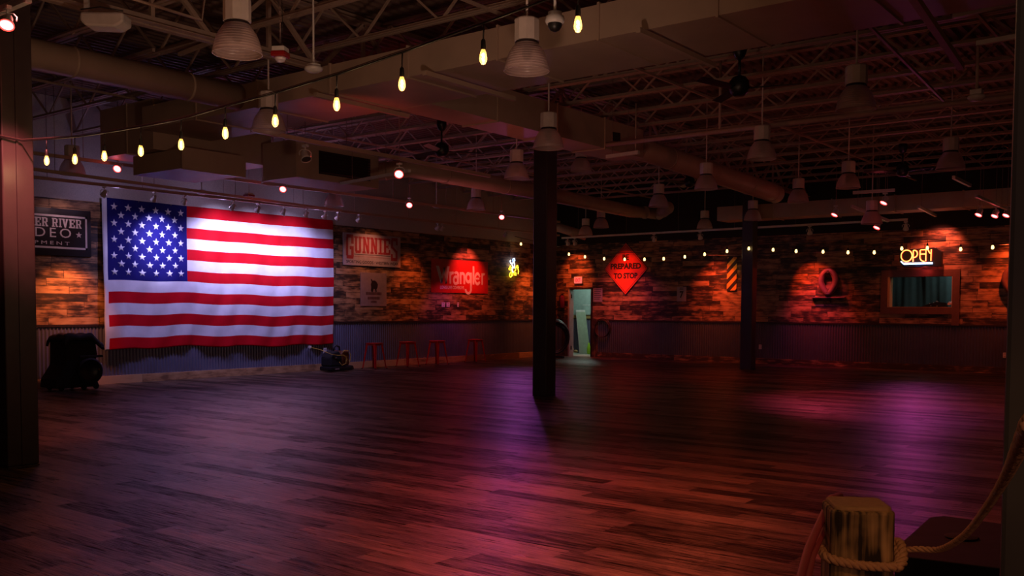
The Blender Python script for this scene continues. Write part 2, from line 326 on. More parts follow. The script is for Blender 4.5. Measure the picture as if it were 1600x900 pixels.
# ------------------------------------------------------------------ mesh builder
class MB:
    def __init__(s): s.v = []; s.f = []; s.m = []; s.sm = []; s.mats = []
    def mi(s, m):
        if m not in s.mats: s.mats.append(m)
        return s.mats.index(m)
    def add(s, vs, fs, m, smooth=False):
        k = len(s.v); s.v += [tuple(v) for v in vs]; i = s.mi(m)
        for f in fs: s.f.append([k+j for j in f]); s.m.append(i); s.sm.append(smooth)
        return s
    def box(s, lo, hi, m):
        x0, y0, z0 = lo; x1, y1, z1 = hi
        return s.add([(x0,y0,z0),(x1,y0,z0),(x1,y1,z0),(x0,y1,z0),(x0,y0,z1),(x1,y0,z1),(x1,y1,z1),(x0,y1,z1)],
                     [(0,3,2,1),(4,5,6,7),(0,1,5,4),(1,2,6,5),(2,3,7,6),(3,0,4,7)], m)
    def bar(s, a, b, w, h, m, up=(0,0,1)):
        a = Vector(a); b = Vector(b); d = (b-a).normalized(); u = Vector(up)
        if abs(d.dot(u)) > .98: u = Vector((1, 0, 0))
        r = d.cross(u).normalized()*w/2; t = r.cross(d).normalized()*h/2
        vs = [p+i*r+j*t for p in (a, b) for i, j in ((-1,-1),(1,-1),(1,1),(-1,1))]
        return s.add(vs, [(3,2,1,0),(4,5,6,7),(0,1,5,4),(1,2,6,5),(2,3,7,6),(3,0,4,7)], m)
    def prism(s, pts, off, m):
        n = len(pts); pts = [Vector(p) for p in pts]; off = Vector(off)
        return s.add(pts+[p+off for p in pts], [tuple(range(n))[::-1], tuple(range(n, 2*n))]+[(i, (i+1) % n, n+(i+1) % n, n+i) for i in range(n)], m)
    def tube(s, pts, r, m, n=8, closed=False, caps=True, radii=None):
        pts = [Vector(p) for p in pts]; L = len(pts); rings = []
        t0 = (pts[1]-pts[0]).normalized(); nrm = t0.orthogonal().normalized()
        for i, p in enumerate(pts):
            if closed: t = (pts[(i+1) % L]-pts[i-1]).normalized()
            else: t = (pts[min(i+1, L-1)]-pts[max(i-1, 0)]).normalized()
            nrm = (nrm-t*nrm.dot(t)).normalized(); bn = t.cross(nrm)
            rr = radii[i] if radii else r
            rings.append([p+nrm*math.cos(2*math.pi*k/n)*rr+bn*math.sin(2*math.pi*k/n)*rr for k in range(n)])
        vs = [v for q in rings for v in q]; fs = []
        for i in range(L if closed else L-1):
            j = (i+1) % L
            for k in range(n): fs.append((i*n+k, i*n+(k+1) % n, j*n+(k+1) % n, j*n+k))
        if not closed and caps: fs += [tuple(range(n))[::-1], tuple((L-1)*n+k for k in range(n))]
        return s.add(vs, fs, m, True)
    def lathe(s, prof, m, c=(0,0,0), n=24, axis='Z', smooth=True, M4=None):
        vs = []; fs = []
        for r, z in prof:
            for k in range(n):
                a = 2*math.pi*k/n; v = Vector((r*math.cos(a), r*math.sin(a), z))
                if M4 is not None: v = M4 @ v
                vs.append(v+Vector(c))
        for i in range(len(prof)-1):
            for k in range(n): fs.append((i*n+k, i*n+(k+1) % n, (i+1)*n+(k+1) % n, (i+1)*n+k))
        return s.add(vs, fs, m, smooth)
    def sphere(s, c, r, m, n=16, sz=(1,1,1)):
        prof = [(max(1e-4, math.sin(math.pi*i/n)), -math.cos(math.pi*i/n)) for i in range(n+1)]
        M4 = Matrix.Diagonal((r*sz[0], r*sz[1], r*sz[2])).to_4x4()
        return s.lathe(prof, m, c, n*2 if n < 12 else n, M4=M4)
    def build(s, name, parent=None, bevel=0):
        me = bpy.data.meshes.new(name); me.from_pydata([tuple(v) for v in s.v], [], s.f)
        for m in s.mats: me.materials.append(m)
        me.polygons.foreach_set('material_index', s.m); me.polygons.foreach_set('use_smooth', s.sm); me.update()
        o = bpy.data.objects.new(name, me); col.objects.link(o)
        if bevel:
            bv = o.modifiers.new('bevel', 'BEVEL'); bv.width = bevel; bv.segments = 2; bv.limit_method = 'ANGLE'
        if parent: o.parent = parent
        return o

def tag(o, label=None, cat=None, group=None, kind=None):
    if label: o['label'] = label
    if cat: o['category'] = cat
    if group: o['group'] = group
    if kind: o['kind'] = kind
    return o
def thing(name, label, cat, loc=(0,0,0), rz=0, group=None):
    o = bpy.data.objects.new(name, None); col.objects.link(o); o.location = loc; o.rotation_euler = (0, 0, rz)
    o.empty_display_size = 0.1
    return tag(o, label, cat, group)
def copy_tree(o, parent=None):
    c = o.copy(); col.objects.link(c)
    if parent: c.parent = parent
    for ch in kids.get(o.name, []): copy_tree(ch, c)
    return c
kids = {}
def index_kids(root):
    allo = [o for o in col.objects if o.parent]
    def rec(o):
        kids[o.name] = [c for c in allo if c.parent == o]
        for c in kids[o.name]: rec(c)
    rec(root)
def struct(mb, name, parent=None):
    o = mb.build(name, parent)
    if not parent: o['kind'] = 'structure'
    return o

# lettering: built-in font laid out in a frame (origin lower left, right vector R, up U, normal Nn)
def text_into(mb, s, org, R, U, Nn, width, height, m, depth=0.004, bold=0.0, shear=0.0, lift=0.0, space=1.0):
    cu = bpy.data.curves.new('t', 'FONT'); cu.body = s; cu.size = 1.0; cu.offset = bold; cu.space_character = space
    cu.resolution_u = 3
    ob = bpy.data.objects.new('t', cu); col.objects.link(ob)
    bpy.context.view_layer.update()
    me = bpy.data.meshes.new_from_object(ob.evaluated_get(bpy.context.evaluated_depsgraph_get()))
    vs = [v.co.copy() for v in me.vertices]; fs = [tuple(p.vertices) for p in me.polygons]
    bpy.data.objects.remove(ob); bpy.data.curves.remove(cu)
    if not vs: return
    x0 = min(v.x for v in vs); x1 = max(v.x for v in vs); y0 = min(v.y for v in vs); y1 = max(v.y for v in vs)
    org = Vector(org); R = Vector(R); U = Vector(U); Nn = Vector(Nn)
    out = []
    for v in vs:
        a = (v.x-x0)/(x1-x0)*width; b = (v.y-y0)/(y1-y0)*height
        out.append(org+R*(a+shear*b)+U*b+Nn*(depth+lift))
    mb.add(out, fs, m); bpy.data.meshes.remove(me)

# slab letters on a 0..1 cell: filled rectangles / quads
SLAB = {
 'G': [[(0,.12),(.30,.12),(.30,.88),(0,.88)],[(.08,0),(.95,0),(.95,.14),(.08,.14)],[(.08,.86),(.95,.86),(.95,1),(.08,1)],[(.68,.62),(1,.62),(1,.95),(.68,.95)],[(.68,.05),(1,.05),(1,.50),(.68,.50)],[(.48,.38),(1,.38),(1,.52),(.48,.52)]],
 'U': [[(.10,.10),(.38,.10),(.38,1),(.10,1)],[(.62,.10),(.90,.10),(.90,1),(.62,1)],[(.18,0),(.82,0),(.88,.16),(.12,.16)],[(0,.88),(.46,.88),(.46,1),(0,1)],[(.54,.88),(1,.88),(1,1),(.54,1)]],
 'N': [[(.10,0),(.34,0),(.34,1),(.10,1)],[(.66,0),(.90,0),(.90,1),(.66,1)],[(.10,1),(.38,1),(.90,0),(.62,0)],[(0,.88),(.38,.88),(.38,1),(0,1)],[(.56,.88),(1,.88),(1,1),(.56,1)],[(0,0),(.42,0),(.42,.12),(0,.12)]],
 'I': [[(.28,0),(.72,0),(.72,1),(.28,1)],[(0,.88),(1,.88),(1,1),(0,1)],[(0,0),(1,0),(1,.12),(0,.12)]],
 'E': [[(.12,0),(.44,0),(.44,1),(.12,1)],[(0,0),(1,0),(1,.14),(0,.14)],[(0,.86),(1,.86),(1,1),(0,1)],[(.78,.0),(1,.0),(1,.32),(.78,.32)],[(.78,.68),(1,.68),(1,1),(.78,1)],[(.3,.44),(.70,.44),(.70,.56),(.3,.56)],[(.62,.36),(.74,.36),(.74,.64),(.62,.64)]],
 'S': [[(.04,.54),(.32,.54),(.32,.92),(.04,.92)],[(.68,.08),(.96,.08),(.96,.46),(.68,.46)],[(.10,.86),(.90,.86),(.90,1),(.10,1)],[(.10,0),(.90,0),(.90,.14),(.10,.14)],[(.06,.58),(.34,.62),(.94,.42),(.66,.36)],[(.72,.70),(.98,.70),(.98,1),(.72,1)],[(.02,0),(.28,0),(.28,.30),(.02,.30)]],
 'R': [[(.10,0),(.36,0),(.36,1),(.10,1)],[(0,.88),(.74,.88),(.74,1),(0,1)],[(.3,.42),(.78,.42),(.78,.54),(.3,.54)],[(.66,.50),(.92,.50),(.92,.94),(.66,.94)],[(0,0),(.46,0),(.46,.12),(0,.12)],[(.48,.46),(.74,.46),(.96,0),(.68,0)],[(.62,0),(1,0),(1,.12),(.62,.12)]],
 'V': [[(.04,1),(.34,1),(.62,0),(.38,0)],[(.66,1),(.96,1),(.62,0),(.40,0)],[(0,.88),(.42,.88),(.42,1),(0,1)],[(.58,.88),(1,.88),(1,1),(.58,1)]],
 'D': [[(.10,0),(.36,0),(.36,1),(.10,1)],[(0,.87),(.80,.87),(.80,1),(0,1)],[(0,0),(.80,0),(.80,.13),(0,.13)],[(.68,.08),(.98,.16),(.98,.84),(.68,.92)]],
 'O': [[(0,.14),(.30,.14),(.30,.86),(0,.86)],[(.70,.14),(1,.14),(1,.86),(.70,.86)],[(.08,0),(.92,0),(.98,.18),(.02,.18)],[(.02,.82),(.98,.82),(.92,1),(.08,1)]],
 'P': [[(.10,0),(.36,0),(.36,1),(.10,1)],[(0,.88),(.74,.88),(.74,1),(0,1)],[(.3,.40),(.78,.40),(.78,.53),(.3,.53)],[(.66,.48),(.94,.48),(.94,.94),(.66,.94)],[(0,0),(.50,0),(.50,.12),(0,.12)]],
 'W': [[(.02,1),(.26,1),(.40,0),(.20,0)],[(.42,1),(.58,1),(.40,0),(.22,0)],[(.42,1),(.58,1),(.80,0),(.60,0)],[(.74,1),(.98,1),(.80,0),(.62,0)],[(0,.88),(.32,.88),(.32,1),(0,1)],[(.68,.88),(1,.88),(1,1),(.68,1)]],
}
def slab_letter(mb, ch, org, R, U, Nn, w_, h_, m, lift):
    org = Vector(org); R = Vector(R); U = Vector(U); Nn = Vector(Nn)
    for k, poly in enumerate(SLAB[ch]):
        mb.add([org+R*(a*w_)+U*(b*h_)+Nn*(lift+k*0.00015) for a, b in poly], [tuple(range(len(poly)))], m)
def star_pts(c, R, U, r, rot=0):
    c = Vector(c); R = Vector(R); U = Vector(U); out = []
    for i in range(10):
        a = math.pi/2+rot+i*math.pi/5; q = r if i % 2 == 0 else r*0.40
        out.append(c+R*(math.cos(a)*q)+U*(math.sin(a)*q))
    return out
def star(mb, c, R, U, r, m):
    p = star_pts(c, R, U, r); n = [Vector(c)]+p
    mb.add(n, [(0, i+1, (i+1) % 10+1) for i in range(10)], m)

# ================================================================== ROOM SHELL
struct(MB().box((XL-0.3, YF, -0.12), (XR, YB+0.2, 0), M['floor']), 'floor')
RX = Vector((1, 0, 0)); RY = Vector((0, 1, 0)); UZ = Vector((0, 0, 1)); NL = Vector((1, 0, 0)); NB = Vector((0, -1, 0))

def corrugated(mb, a, b, z0, z1, nrm, m, per=0.068, amp=0.011):
    a = Vector(a); b = Vector(b); L = (b-a).length; d = (b-a)/L; nrm = Vector(nrm)
    n = max(2, int(L/per*6)); vs = []; fs = []
    for i in range(n+1):
        t = L*i/n; p = a+d*t+nrm*(amp*(1+math.cos(2*math.pi*t/per)))
        vs += [(p.x, p.y, z0), (p.x, p.y, z1)]
    flip = d.cross(UZ).dot(nrm) < 0
    for i in range(n):
        f = (2*i, 2*i+2, 2*i+3, 2*i+1); fs.append(f[::-1] if flip else f)
    mb.add(vs, fs, m, True)

# left wall
wl = struct(MB().box((XL-0.3, YF, 0), (XL-0.03, YB+0.2, DZ-0.45), M['offwhite']), 'wall_left')
MB().box((XL-0.03, YF, WZ+0.03), (XL, YB, BZ), M['boards_left']).build('board_cladding', wl)
mb = MB(); corrugated(mb, (XL-0.03, YF, 0), (XL-0.03, YB-0.01, 0), 0.10, WZ, NL, M['corrugated']); mb.build('corrugated_wainscot', wl)
MB().box((XL-0.03, YF, WZ-0.012), (XL+0.004, YB, WZ+0.03), M['ink']).build('wainscot_cap', wl)
struct(MB().box((XL-0.03, YF, 0), (XL+0.012, YB, 0.155), M['trimwood_left']), 'baseboard_left')
# back wall with door and window openings
DX0, DX1, DT = -16.30, -15.44, 2.055
WX0, WX1, WB, WT = -6.90, -5.43, 1.51, 2.245
mb = MB()
def wallbox(x0, x1, z0, z1, y0, y1, m, bld):
    """a wall panel with the door and window cut out of it"""
    xs = sorted({x0, x1, *[v for v in (DX0, DX1, WX0, WX1) if x0 < v < x1]})
    zs = sorted({z0, z1, *[v for v in (DT, WB, WT) if z0 < v < z1]})
    for i in range(len(xs)-1):
        for j in range(len(zs)-1):
            cx = (xs[i]+xs[i+1])/2; cz = (zs[j]+zs[j+1])/2
            if DX0 < cx < DX1 and cz < DT: continue
            if WX0 < cx < WX1 and WB < cz < WT: continue
            bld.box((xs[i], y0, zs[j]), (xs[i+1], y1, zs[j+1]), m)
wallbox(XL-0.3, XR, 0, DZ-0.45, YB+0.03, YB+0.2, M['black_paint'], mb)
wb = struct(mb, 'wall_back')
mb = MB(); wallbox(XL, XR, WZ+0.03, BZ+0.02, YB, YB+0.03, M['boards_back'], mb); mb.build('board_cladding', wb)
mb = MB()
corrugated(mb, (XL, YB+0.03, 0), (DX0-0.22, YB+0.03, 0), 0.10, WZ, NB, M['corrugated_shaded'])
corrugated(mb, (DX1+0.20, YB+0.03, 0), (XR, YB+0.03, 0), 0.10, WZ, NB, M['corrugated_shaded'])
mb.build('corrugated_wainscot', wb)
mb = MB()
for x0, x1 in ((XL, DX0-0.22), (DX1+0.2, XR)): mb.box((x0, YB-0.004, WZ-0.012), (x1, YB+0.03, WZ+0.03), M['ink'])
mb.build('wainscot_cap', wb)
mb = MB()
for x0, x1 in ((XL+0.01, DX0-0.22), (DX1+0.2, XR)): mb.box((x0, YB-0.012, 0), (x1, YB+0.03, 0.15), M['trimwood_back'])
struct(mb, 'baseboard_back')
mb = MB()
mb.box((DX0-0.22, YB-0.018, 0), (DX0, YB+0.0, WZ+0.03), M['doorwood']).box((DX1, YB-0.018, 0), (DX1+0.20, YB, WZ+0.03), M['doorwood'])
struct(mb, 'trim_1')
# door: frame, with the opening standing open
mb = MB()
mb.box((DX0-0.002, YB-0.03, 0), (DX0+0.05, YB+0.2, DT), M['gun_white']).box((DX1-0.045, YB-0.03, 0), (DX1, YB+0.2, DT), M['ink']).box((DX0, YB-0.03, DT-0.03), (DX1, YB+0.2, DT+0.01), M['ink'])
d1 = struct(mb, 'door_1')
mb = MB()
for z in (1.82, 0.25): mb.box((DX0+0.05, YB+0.05, z-0.06), (DX0+0.075, YB+0.08, z+0.06), M['black'])
mb.build('hinge', d1)
# window opening: casing boards and pale reveal
mb = MB(); t = 0.16
mb.box((WX0-t, YB-0.035, WT), (WX1+t, YB, WT+t), M['darkcasing']).box((WX0-t, YB-0.035, WB-t), (WX1, YB, WB), M['darkcasing'])
mb.box((WX0-t, YB-0.035, WB), (WX0, YB, WT), M['darkcasing']).box((WX1, YB-0.035, WB-0.42), (WX1+t, YB, WT), M['darkcasing'])
wn1 = struct(mb, 'window_1')
mb = MB()
mb.box((WX0-0.005, YB-0.03, WB), (WX0+0.05, YB+0.22, WT), M['frame_wood']).box((WX1-0.01, YB-0.03, WB), (WX1+0.005, YB+0.22, WT), M['frame_wood'])
mb.box((WX0, YB-0.03, WB-0.01), (WX1, YB+0.22, WB+0.012), M['tanwood'])
mb.build('reveal', wn1)
# roof deck: ribs run away from the camera, across the joists
mb = MB(); vs = []; fs = []; x = XL-0.3; k = 0
prof = ((0, 0), (0.055, 0), (0.075, 0.04), (0.13, 0.04), (0.15, 0))
while x < XR:
    for dx, dz in prof[:-1]: vs += [(x+dx, YF, DZ-0.45+dz), (x+dx, YB+0.2, DZ-0.45+dz)]
    x += 0.15
n = len(vs)//2
for i in range(n-1): fs.append((2*i, 2*i+1, 2*i+3, 2*i+2))
mb.add(vs, fs, M['deck'])
struct(mb, 'ceiling')
# room behind the door
mb = MB()
mb.box((-19.4, 26.1, 0), (-14.6, 26.25, 2.9), M['backroom']).box((-19.5, YB+0.2, 0), (-19.4, 26.25, 2.9), M['backroom']).box((-14.6, YB+0.2, 0), (-14.5, 26.25, 2.9), M['backroom'])
s2 = struct(mb, 'wall_utility')
mb = MB(); corrugated(mb, (-19.4, 26.1, 0), (-14.6, 26.1, 0), 0.05, 1.10, NB, M['corrugated']); mb.build('corrugated_wainscot', s2)
MB().box((-19.4, 26.06, 1.10), (-14.6, 26.1, 1.125), M['ink']).box((-19.4, 26.07, 1.125), (-14.6, 26.1, 1.23), M['tanwood']).build('chair_rail', s2)
struct(MB().box((-19.5, YB+0.2, -0.12), (-14.5, 26.25, 0.0), M['backroom_floor']), 'floor_utility')
struct(MB().box((-19.5, YB+0.2, 2.9), (-14.5, 26.25, 3.0), M['backroom']), 'ceiling_utility')
light_obj('utility_light', 'POINT', (-16.2, 25.0, 2.5), 42, (0.80, 1.0, 0.90), size=0.12)
# booth behind the window
mb = MB()
mb.box((-8.6, 25.7, 0.6), (-3.8, 25.8, 3.0), M['black_paint']).box((-8.7, YB+0.2, 0.6), (-8.6, 25.8, 3.0), M['black_paint']).box((-3.8, YB+0.2, 0.6), (-3.7, 25.8, 3.0), M['black_paint'])
mb.box((-8.6, YB+0.2, 2.9), (-3.8, 25.8, 3.0), M['black_paint']).box((-8.6, YB+0.2, 0.6), (-3.8, 25.8, 0.7), M['black_paint'])
struct(mb, 'wall_booth')
mb = MB(); vs = []; fs = []
nx = 260
for i in range(nx+1):
    x = -8.5+4.6*i/nx
    for j in range(9):
        z = 0.75+2.1*j/8
        y = 25.45+0.02*math.sin(x*14+0.6*math.sin(z*2.3))+0.04*math.sin(x*5.1+z*1.9)+0.008*math.sin(x*37+z)
        vs.append((x, y, z))
for i in range(nx):
    for j in range(8): fs.append((i*9+j, (i+1)*9+j, (i+1)*9+j+1, i*9+j+1))
cu = mb.add(vs, fs, M['curtain'], True).build('curtain')
tag(cu, 'dark teal pleated curtain hanging behind the window opening', 'curtain')
light_obj('booth_light', 'POINT', (-5.2, 24.75, 2.65), 8, (0.8, 1.0, 0.97), size=0.1)

# things in the booth window
kb = thing('mixing_console', 'black sloping equipment with small white knobs on the window ledge', 'equipment', (-5.9, 24.36, WB+0.012))
p = [(-0.30, 0, 0.0), (0.27, 0, 0.0), (0.27, 0, 0.10), (0.05, 0, 0.125), (-0.20, 0, 0.05)]
MB().prism(p, (0, 0.16, 0), M['black']).build('body', kb, 0.006)
for dx, dz, r in ((-0.11, 0.085, .012), (-0.02, 0.107, .012), (0.05, 0.135, .016), (0.075, 0.128, .012), (-0.08, 0.03, .01), (0.06, 0.02, .012)):
    MB().sphere((dx, -0.004, dz), r, M['white'], 8).build('knob', kb)
cr_ = thing('crumpled_cloth', 'crumpled white cloth at the right end of the window ledge', 'cloth', (-5.52, 24.33, WB+0.012))
mb = MB()
for i in range(16):
    mb.sphere((random.uniform(-.055, .06), random.uniform(-.03, .03), random.uniform(0.02, 0.12)), random.uniform(.018, .034), M['white'], 8, (1.2, .8, random.uniform(.5, 1)))
mb.build('cloth', cr_)

# things in the utility room
pn = MB()
a = P(901, 486, Y=26.0); R_ = P(914.5, 486, Y=26.0)-a; a.z = 1.40; R_.z = 0; dn = P(907, 552, Z=0.01)-a
pn.prism([a, a+R_, a+R_+dn+Vector((0.04, 0, 0)), a+dn], (0, -0.03, 0), M['panel_green'])
t_ = thing('leaning_panel', 'tall grey green panel leaning on the wall seen through the open doorway', 'panel', (0, 0, 0))
pn.build('board', t_)
MB().prism([a+Vector((0, -.032, -.0)), a+R_+Vector((0, -.032, 0)), a+R_+dn*0.045+Vector((0, -.032, 0)), a+dn*0.045+Vector((0, -.032, 0))], (0, -0.006, 0), M['white']).build('top_strip', t_)
MB().prism([a+Vector((-.012, -.0, 0)), a+Vector((0, 0, 0)), a+dn, a+dn+Vector((-.012, 0, 0))], (0, -0.036, 0), M['gun_white']).build('edge_strip', t_)
mb = MB(); mb.box((-17.10, 26.03, 1.25), (-16.78, 26.06, 1.58), M['backroom']).box((-17.09, 26.027, 1.555), (-16.79, 26.031, 1.57), M['white'])
tag(mb.build('wall_panel'), 'shallow grey electrical panel on the wall above the leaning board', 'panel')
mb = MB(); mb.lathe([(0.001, 0), (.05, 0), (.062, .05), (.055, .22), (.03, .30), (.022, .36), (0.001, .36)], M['hivis'])
o = mb.build('lime_bottle'); o.location = (-16.47, 25.45, 0.0); tag(o, 'lime yellow plastic jug on the floor at the right edge of the doorway', 'jug')
mb = MB()
for i in range(9):
    mb.sphere((random.uniform(-.16, .16), random.uniform(-.1, .1), random.uniform(.05, .17)), random.uniform(.05, .08), M['tanwood'], 8, (1.2, 1, .7))
o = mb.build('burlap_bundle'); o.location = (-17.02, 25.3, 0.0); tag(o, 'tan lumpy bundle lying at the foot of the wall in the doorway', 'bundle')

# ================================================================== COLUMNS
def steel_column(x, y, top, label, m, yaw=0.0, s=0.28):
    t = thing('steel_column', label, 'column', (x, y, 0), yaw, 'square steel columns')
    h = s/2
    MB().box((-h, -h, 0.012), (h, h, top-0.02), m).build('shaft', t, 0.012)
    MB().box((-h-0.0, -h-0.0, 0), (h+0.0, h+0.0, 0.012), m).build('base_plate', t)
    MB().box((-h-0.05, -h-0.05, top-0.02), (h+0.05, h+0.05, top), M['steel']).build('cap_plate', t)
    return t
GZ = 4.30
cn = steel_column(-8.82, 4.08, GZ, 'near dark steel column at the left edge with the string light tied to it', M['column_light'])
MB().box((0.1401, -0.02, 0.02), (0.152, 0.0, 4.2), M['column_light']).build('seam_strip', cn)
steel_column(-9.18, 12.83, GZ, 'dark square steel column standing near the middle of the floor', M['column'])
steel_column(-9.45, 21.65, GZ, 'far dark steel column in front of the back wall with a bulb before it', M['column'])
c4 = steel_column(-0.262, 2.395, 5.1, 'black column closest to the camera at the right edge', M['near_black'])

# ================================================================== ROOF STEEL
def lattice(a, b, zb, zt, panel, w_, name, label, group, chord=0.045, rnd=True):
    a = Vector(a); b = Vector(b); L = (b-a).length; d = (b-a)/L; side = d.cross(UZ)
    t = thing(name, label, 'roof joist', tuple(a), 0, group)
    for nm, z in (('bottom_chord', zb), ('top_chord', zt)):
        mb = MB()
        for s in (-1, 1):
            o_ = side*(s*w_)
            mb.bar(Vector((0, 0, z))+o_, d*L+Vector((0, 0, z))+o_, chord, 0.008, M['steel'])
            mb.bar(Vector((0, 0, z+chord/2))+side*(s*(w_-chord/2)), d*L+Vector((0, 0, z+chord/2))+side*(s*(w_-chord/2)), 0.006, chord, M['steel'])
        mb.build(nm, t)
    mb = MB(); n = int(L/panel); st = L/n
    for i in range(n):
        p0 = d*(i*st)+Vector((0, 0, zb)); p1 = d*((i+.5)*st)+Vector((0, 0, zt)); p2 = d*((i+1)*st)+Vector((0, 0, zb))
        mb.bar(p0, p1, chord*0.55, chord*0.55, M['steel']); mb.bar(p1, p2, chord*0.55, chord*0.55, M['steel'])
        if not rnd: mb.bar(p1-Vector((0, 0, zt-zb)), p1, chord*0.5, chord*0.5, M['steel'])
    mb.build('web', t)
    return t
JZ = 4.55
j0 = lattice((XL-0.02, 11.05-1.08*8, 0), (XR, 11.05-1.08*8, 0), JZ, DZ-0.52, 1.2, 0.035, 'roof_joist', 'cream open web roof joist running across the room under the deck', 'open web roof joists')
index_kids(j0)
for k in range(1, 20):
    y = 11.05+1.08*(k-8)
    if y > 23.8: break
    c = copy_tree(j0); c.location.y = y
for gx, lab in ((-8.97, 'heavy joist girder running away over the row of dark columns'), (-0.3, 'heavy joist girder over the column at the right edge')):
    lattice((gx, YF, 0), (gx, YB, 0), GZ+0.03, JZ+0.48, 1.45, 0.07, 'joist_girder', lab, 'joist girders', chord=0.085, rnd=False)
# bridging angles across the joists
for i, (x, z) in enumerate(((-13.2, JZ+0.02), (-6.3, JZ+0.02), (-4.2, DZ-0.56), (-2.3, JZ+0.02), (-11.1, DZ-0.56))):
    mb = MB().bar((x, YF, z-0.03), (x, YB, z-0.03), 0.03, 0.03, M['steel'])
    tag(mb.build('bridging_angle'), 'thin cream bridging angle crossing under the roof joists', 'brace', 'bridging angles')
def brace(a, b, name, label, w_=0.04, cat='brace', m='steel', group=None):
    o = MB().bar(a, b, w_, w_, M[m]).build(name); tag(o, label, cat, group); return o
brace(P(280, 85, Z=4.45), P(345, 60, Z=4.5), 'diagonal_brace', 'short diagonal brace beside the large pendant at upper left')
brace(P(185, 95, Z=4.56), P(240, 78, Z=4.56), 'diagonal_brace', 'short diagonal brace above the round duct at upper left')
brace(P(1358, 40, Z=4.4), P(1474, 157, Z=4.4), 'diagonal_brace', 'long thin rod slanting down to the right from the main duct', 0.03)

# ================================================================== DUCTS
def duct_box(name, lo, hi, label, seams=(), axis=0, m='duct', fl=0.018):
    t = thing(name, label, 'duct', lo)
    lo = Vector(lo); d = Vector(hi)-lo
    MB().box((0, 0, 0), tuple(d), M[m]).build('sheet_metal', t)
    for s in seams:
        mb = MB()
        if axis == 0: mb.box((s-lo.x-0.012, -fl, -fl), (s-lo.x+0.012, d.y+fl, d.z+fl), M[m])
        else: mb.box((-fl, s-lo.y-0.012, -fl), (d.x+fl, s-lo.y+0.012, d.z+fl), M[m])
        mb.build('seam_flange', t)
    return t
DB, DTZ = 3.96, 4.28
duct_box('main_duct', (-12.5, 7.62, DB), (XR-0.02, 8.76, DTZ), 'wide rectangular cream duct crossing the whole ceiling above the string light', [-11.2, -9.9, -8.55, -7.3, -6.05, -4.85, -3.65, -2.45, -1.3, 0, 1.3, 2.6])
duct_box('branch_duct', (-8.62, 8.78, DB), (-8.02, 14.0, 4.42), 'rectangular branch duct running back from the main duct above the middle column', [10.1, 11.5, 12.8], 1)
ap = [P(*q, X=-8.018) for q in ((957, 206), (969, 208), (969, 222), (957, 220))]
bd = [o for o in col.objects if o.name.startswith('branch_duct')][0]
MB().prism([q-Vector(bd.location) for q in ap], (.006, 0, 0), M['ink']).build('access_port', bd)
duct_box('plenum_box', (-13.95, 7.8, 3.72), (-12.52, 9.9, 4.44), 'pale square duct box at upper left behind the round duct', [-13.2], 0)
duct_box('low_plenum', (-13.3, 7.95, 3.42), (-12.0, 9.0, 3.70), 'low duct box lit reddish hanging under the pale square box', [-12.02], 0)
g = duct_box('grille_duct', (-12.35, 9.6, 3.44), (-11.55, 11.35, 4.02), 'rectangular duct end with a black louvered grille above the flag rail', [])
mb = MB()
MB().tube([(.4, .3, .58), (.4, .3, 1.71)], .006, M['wire'], 5).tube([(.4, 1.4, .58), (.4, 1.4, 1.71)], .006, M['wire'], 5).build('hanger', g)
mb.box((0.80, 0.45, 0.10), (0.812, 1.55, 0.46), M['black'])
for k in range(8): mb.bar((0.818, 0.46, 0.125+k*0.043), (0.818, 1.54, 0.125+k*0.043), 0.004, 0.022, M['ink'], up=(0.6, 0, 1))
mb.build('louver_grille', g)
def round_duct(name, pts, r, label, seams=True):
    t = thing(name, label, 'duct', tuple(pts[0])); o = Vector(pts[0])
    pts = [Vector(p)-o for p in pts]
    MB().tube(pts, r, M['duct'], 28).build('pipe_shell', t)
    for i in range(len(pts)-1):
        L = (pts[i+1]-pts[i]).length; n = max(1, int(L/1.3)); d = (pts[i+1]-pts[i]).normalized()
        for k in range(n):
            c = pts[i]+d*(L*(k+.5)/n)
            MB().tube([c-d*.015, c+d*.015], r+0.008, M['duct'], 28).build('seam_band', t)
    return t
round_duct('round_duct', [(-10.28, -2.5, 4.125), (-10.28, 7.6, 4.125)], 0.165, 'large round duct crossing the upper left corner into the main duct')
round_duct('round_duct', [(-8.32, 14.0, 4.18), (-8.25, 14.5, 4.17), P(1196, 297, Z=3.86), P(1212, 303, Z=3.84)], 0.19, 'round duct sloping away right of the middle column to a capped end')
round_duct('round_duct', [(-11.95, 11.35, 3.72), P(640, 263, Z=3.80), P(830, 298, Z=3.82), P(985, 330, Z=3.84), P(1010, 334, Z=3.84)+Vector((.25, .2, 0)), P(1100, 335, Z=3.82)+Vector((0, -1.9, 0))], 0.15, 'long round duct passing behind the middle column toward the back wall')
duct_box('white_duct', (-10.45, 21.95, 3.64), (XR-0.02, 22.6, 3.98), 'pale rectangular duct running along the back wall above the signs', [-9, -7.6, -6.2, -4.8, -3.4], 0)
round_duct('round_duct', [(-16.4, 22.9, 3.86), (-15.9, 22.95, 3.80), (-15.2, 23.3, 3.55)], 0.13, 'short elbow duct dropping into the far corner of the room')

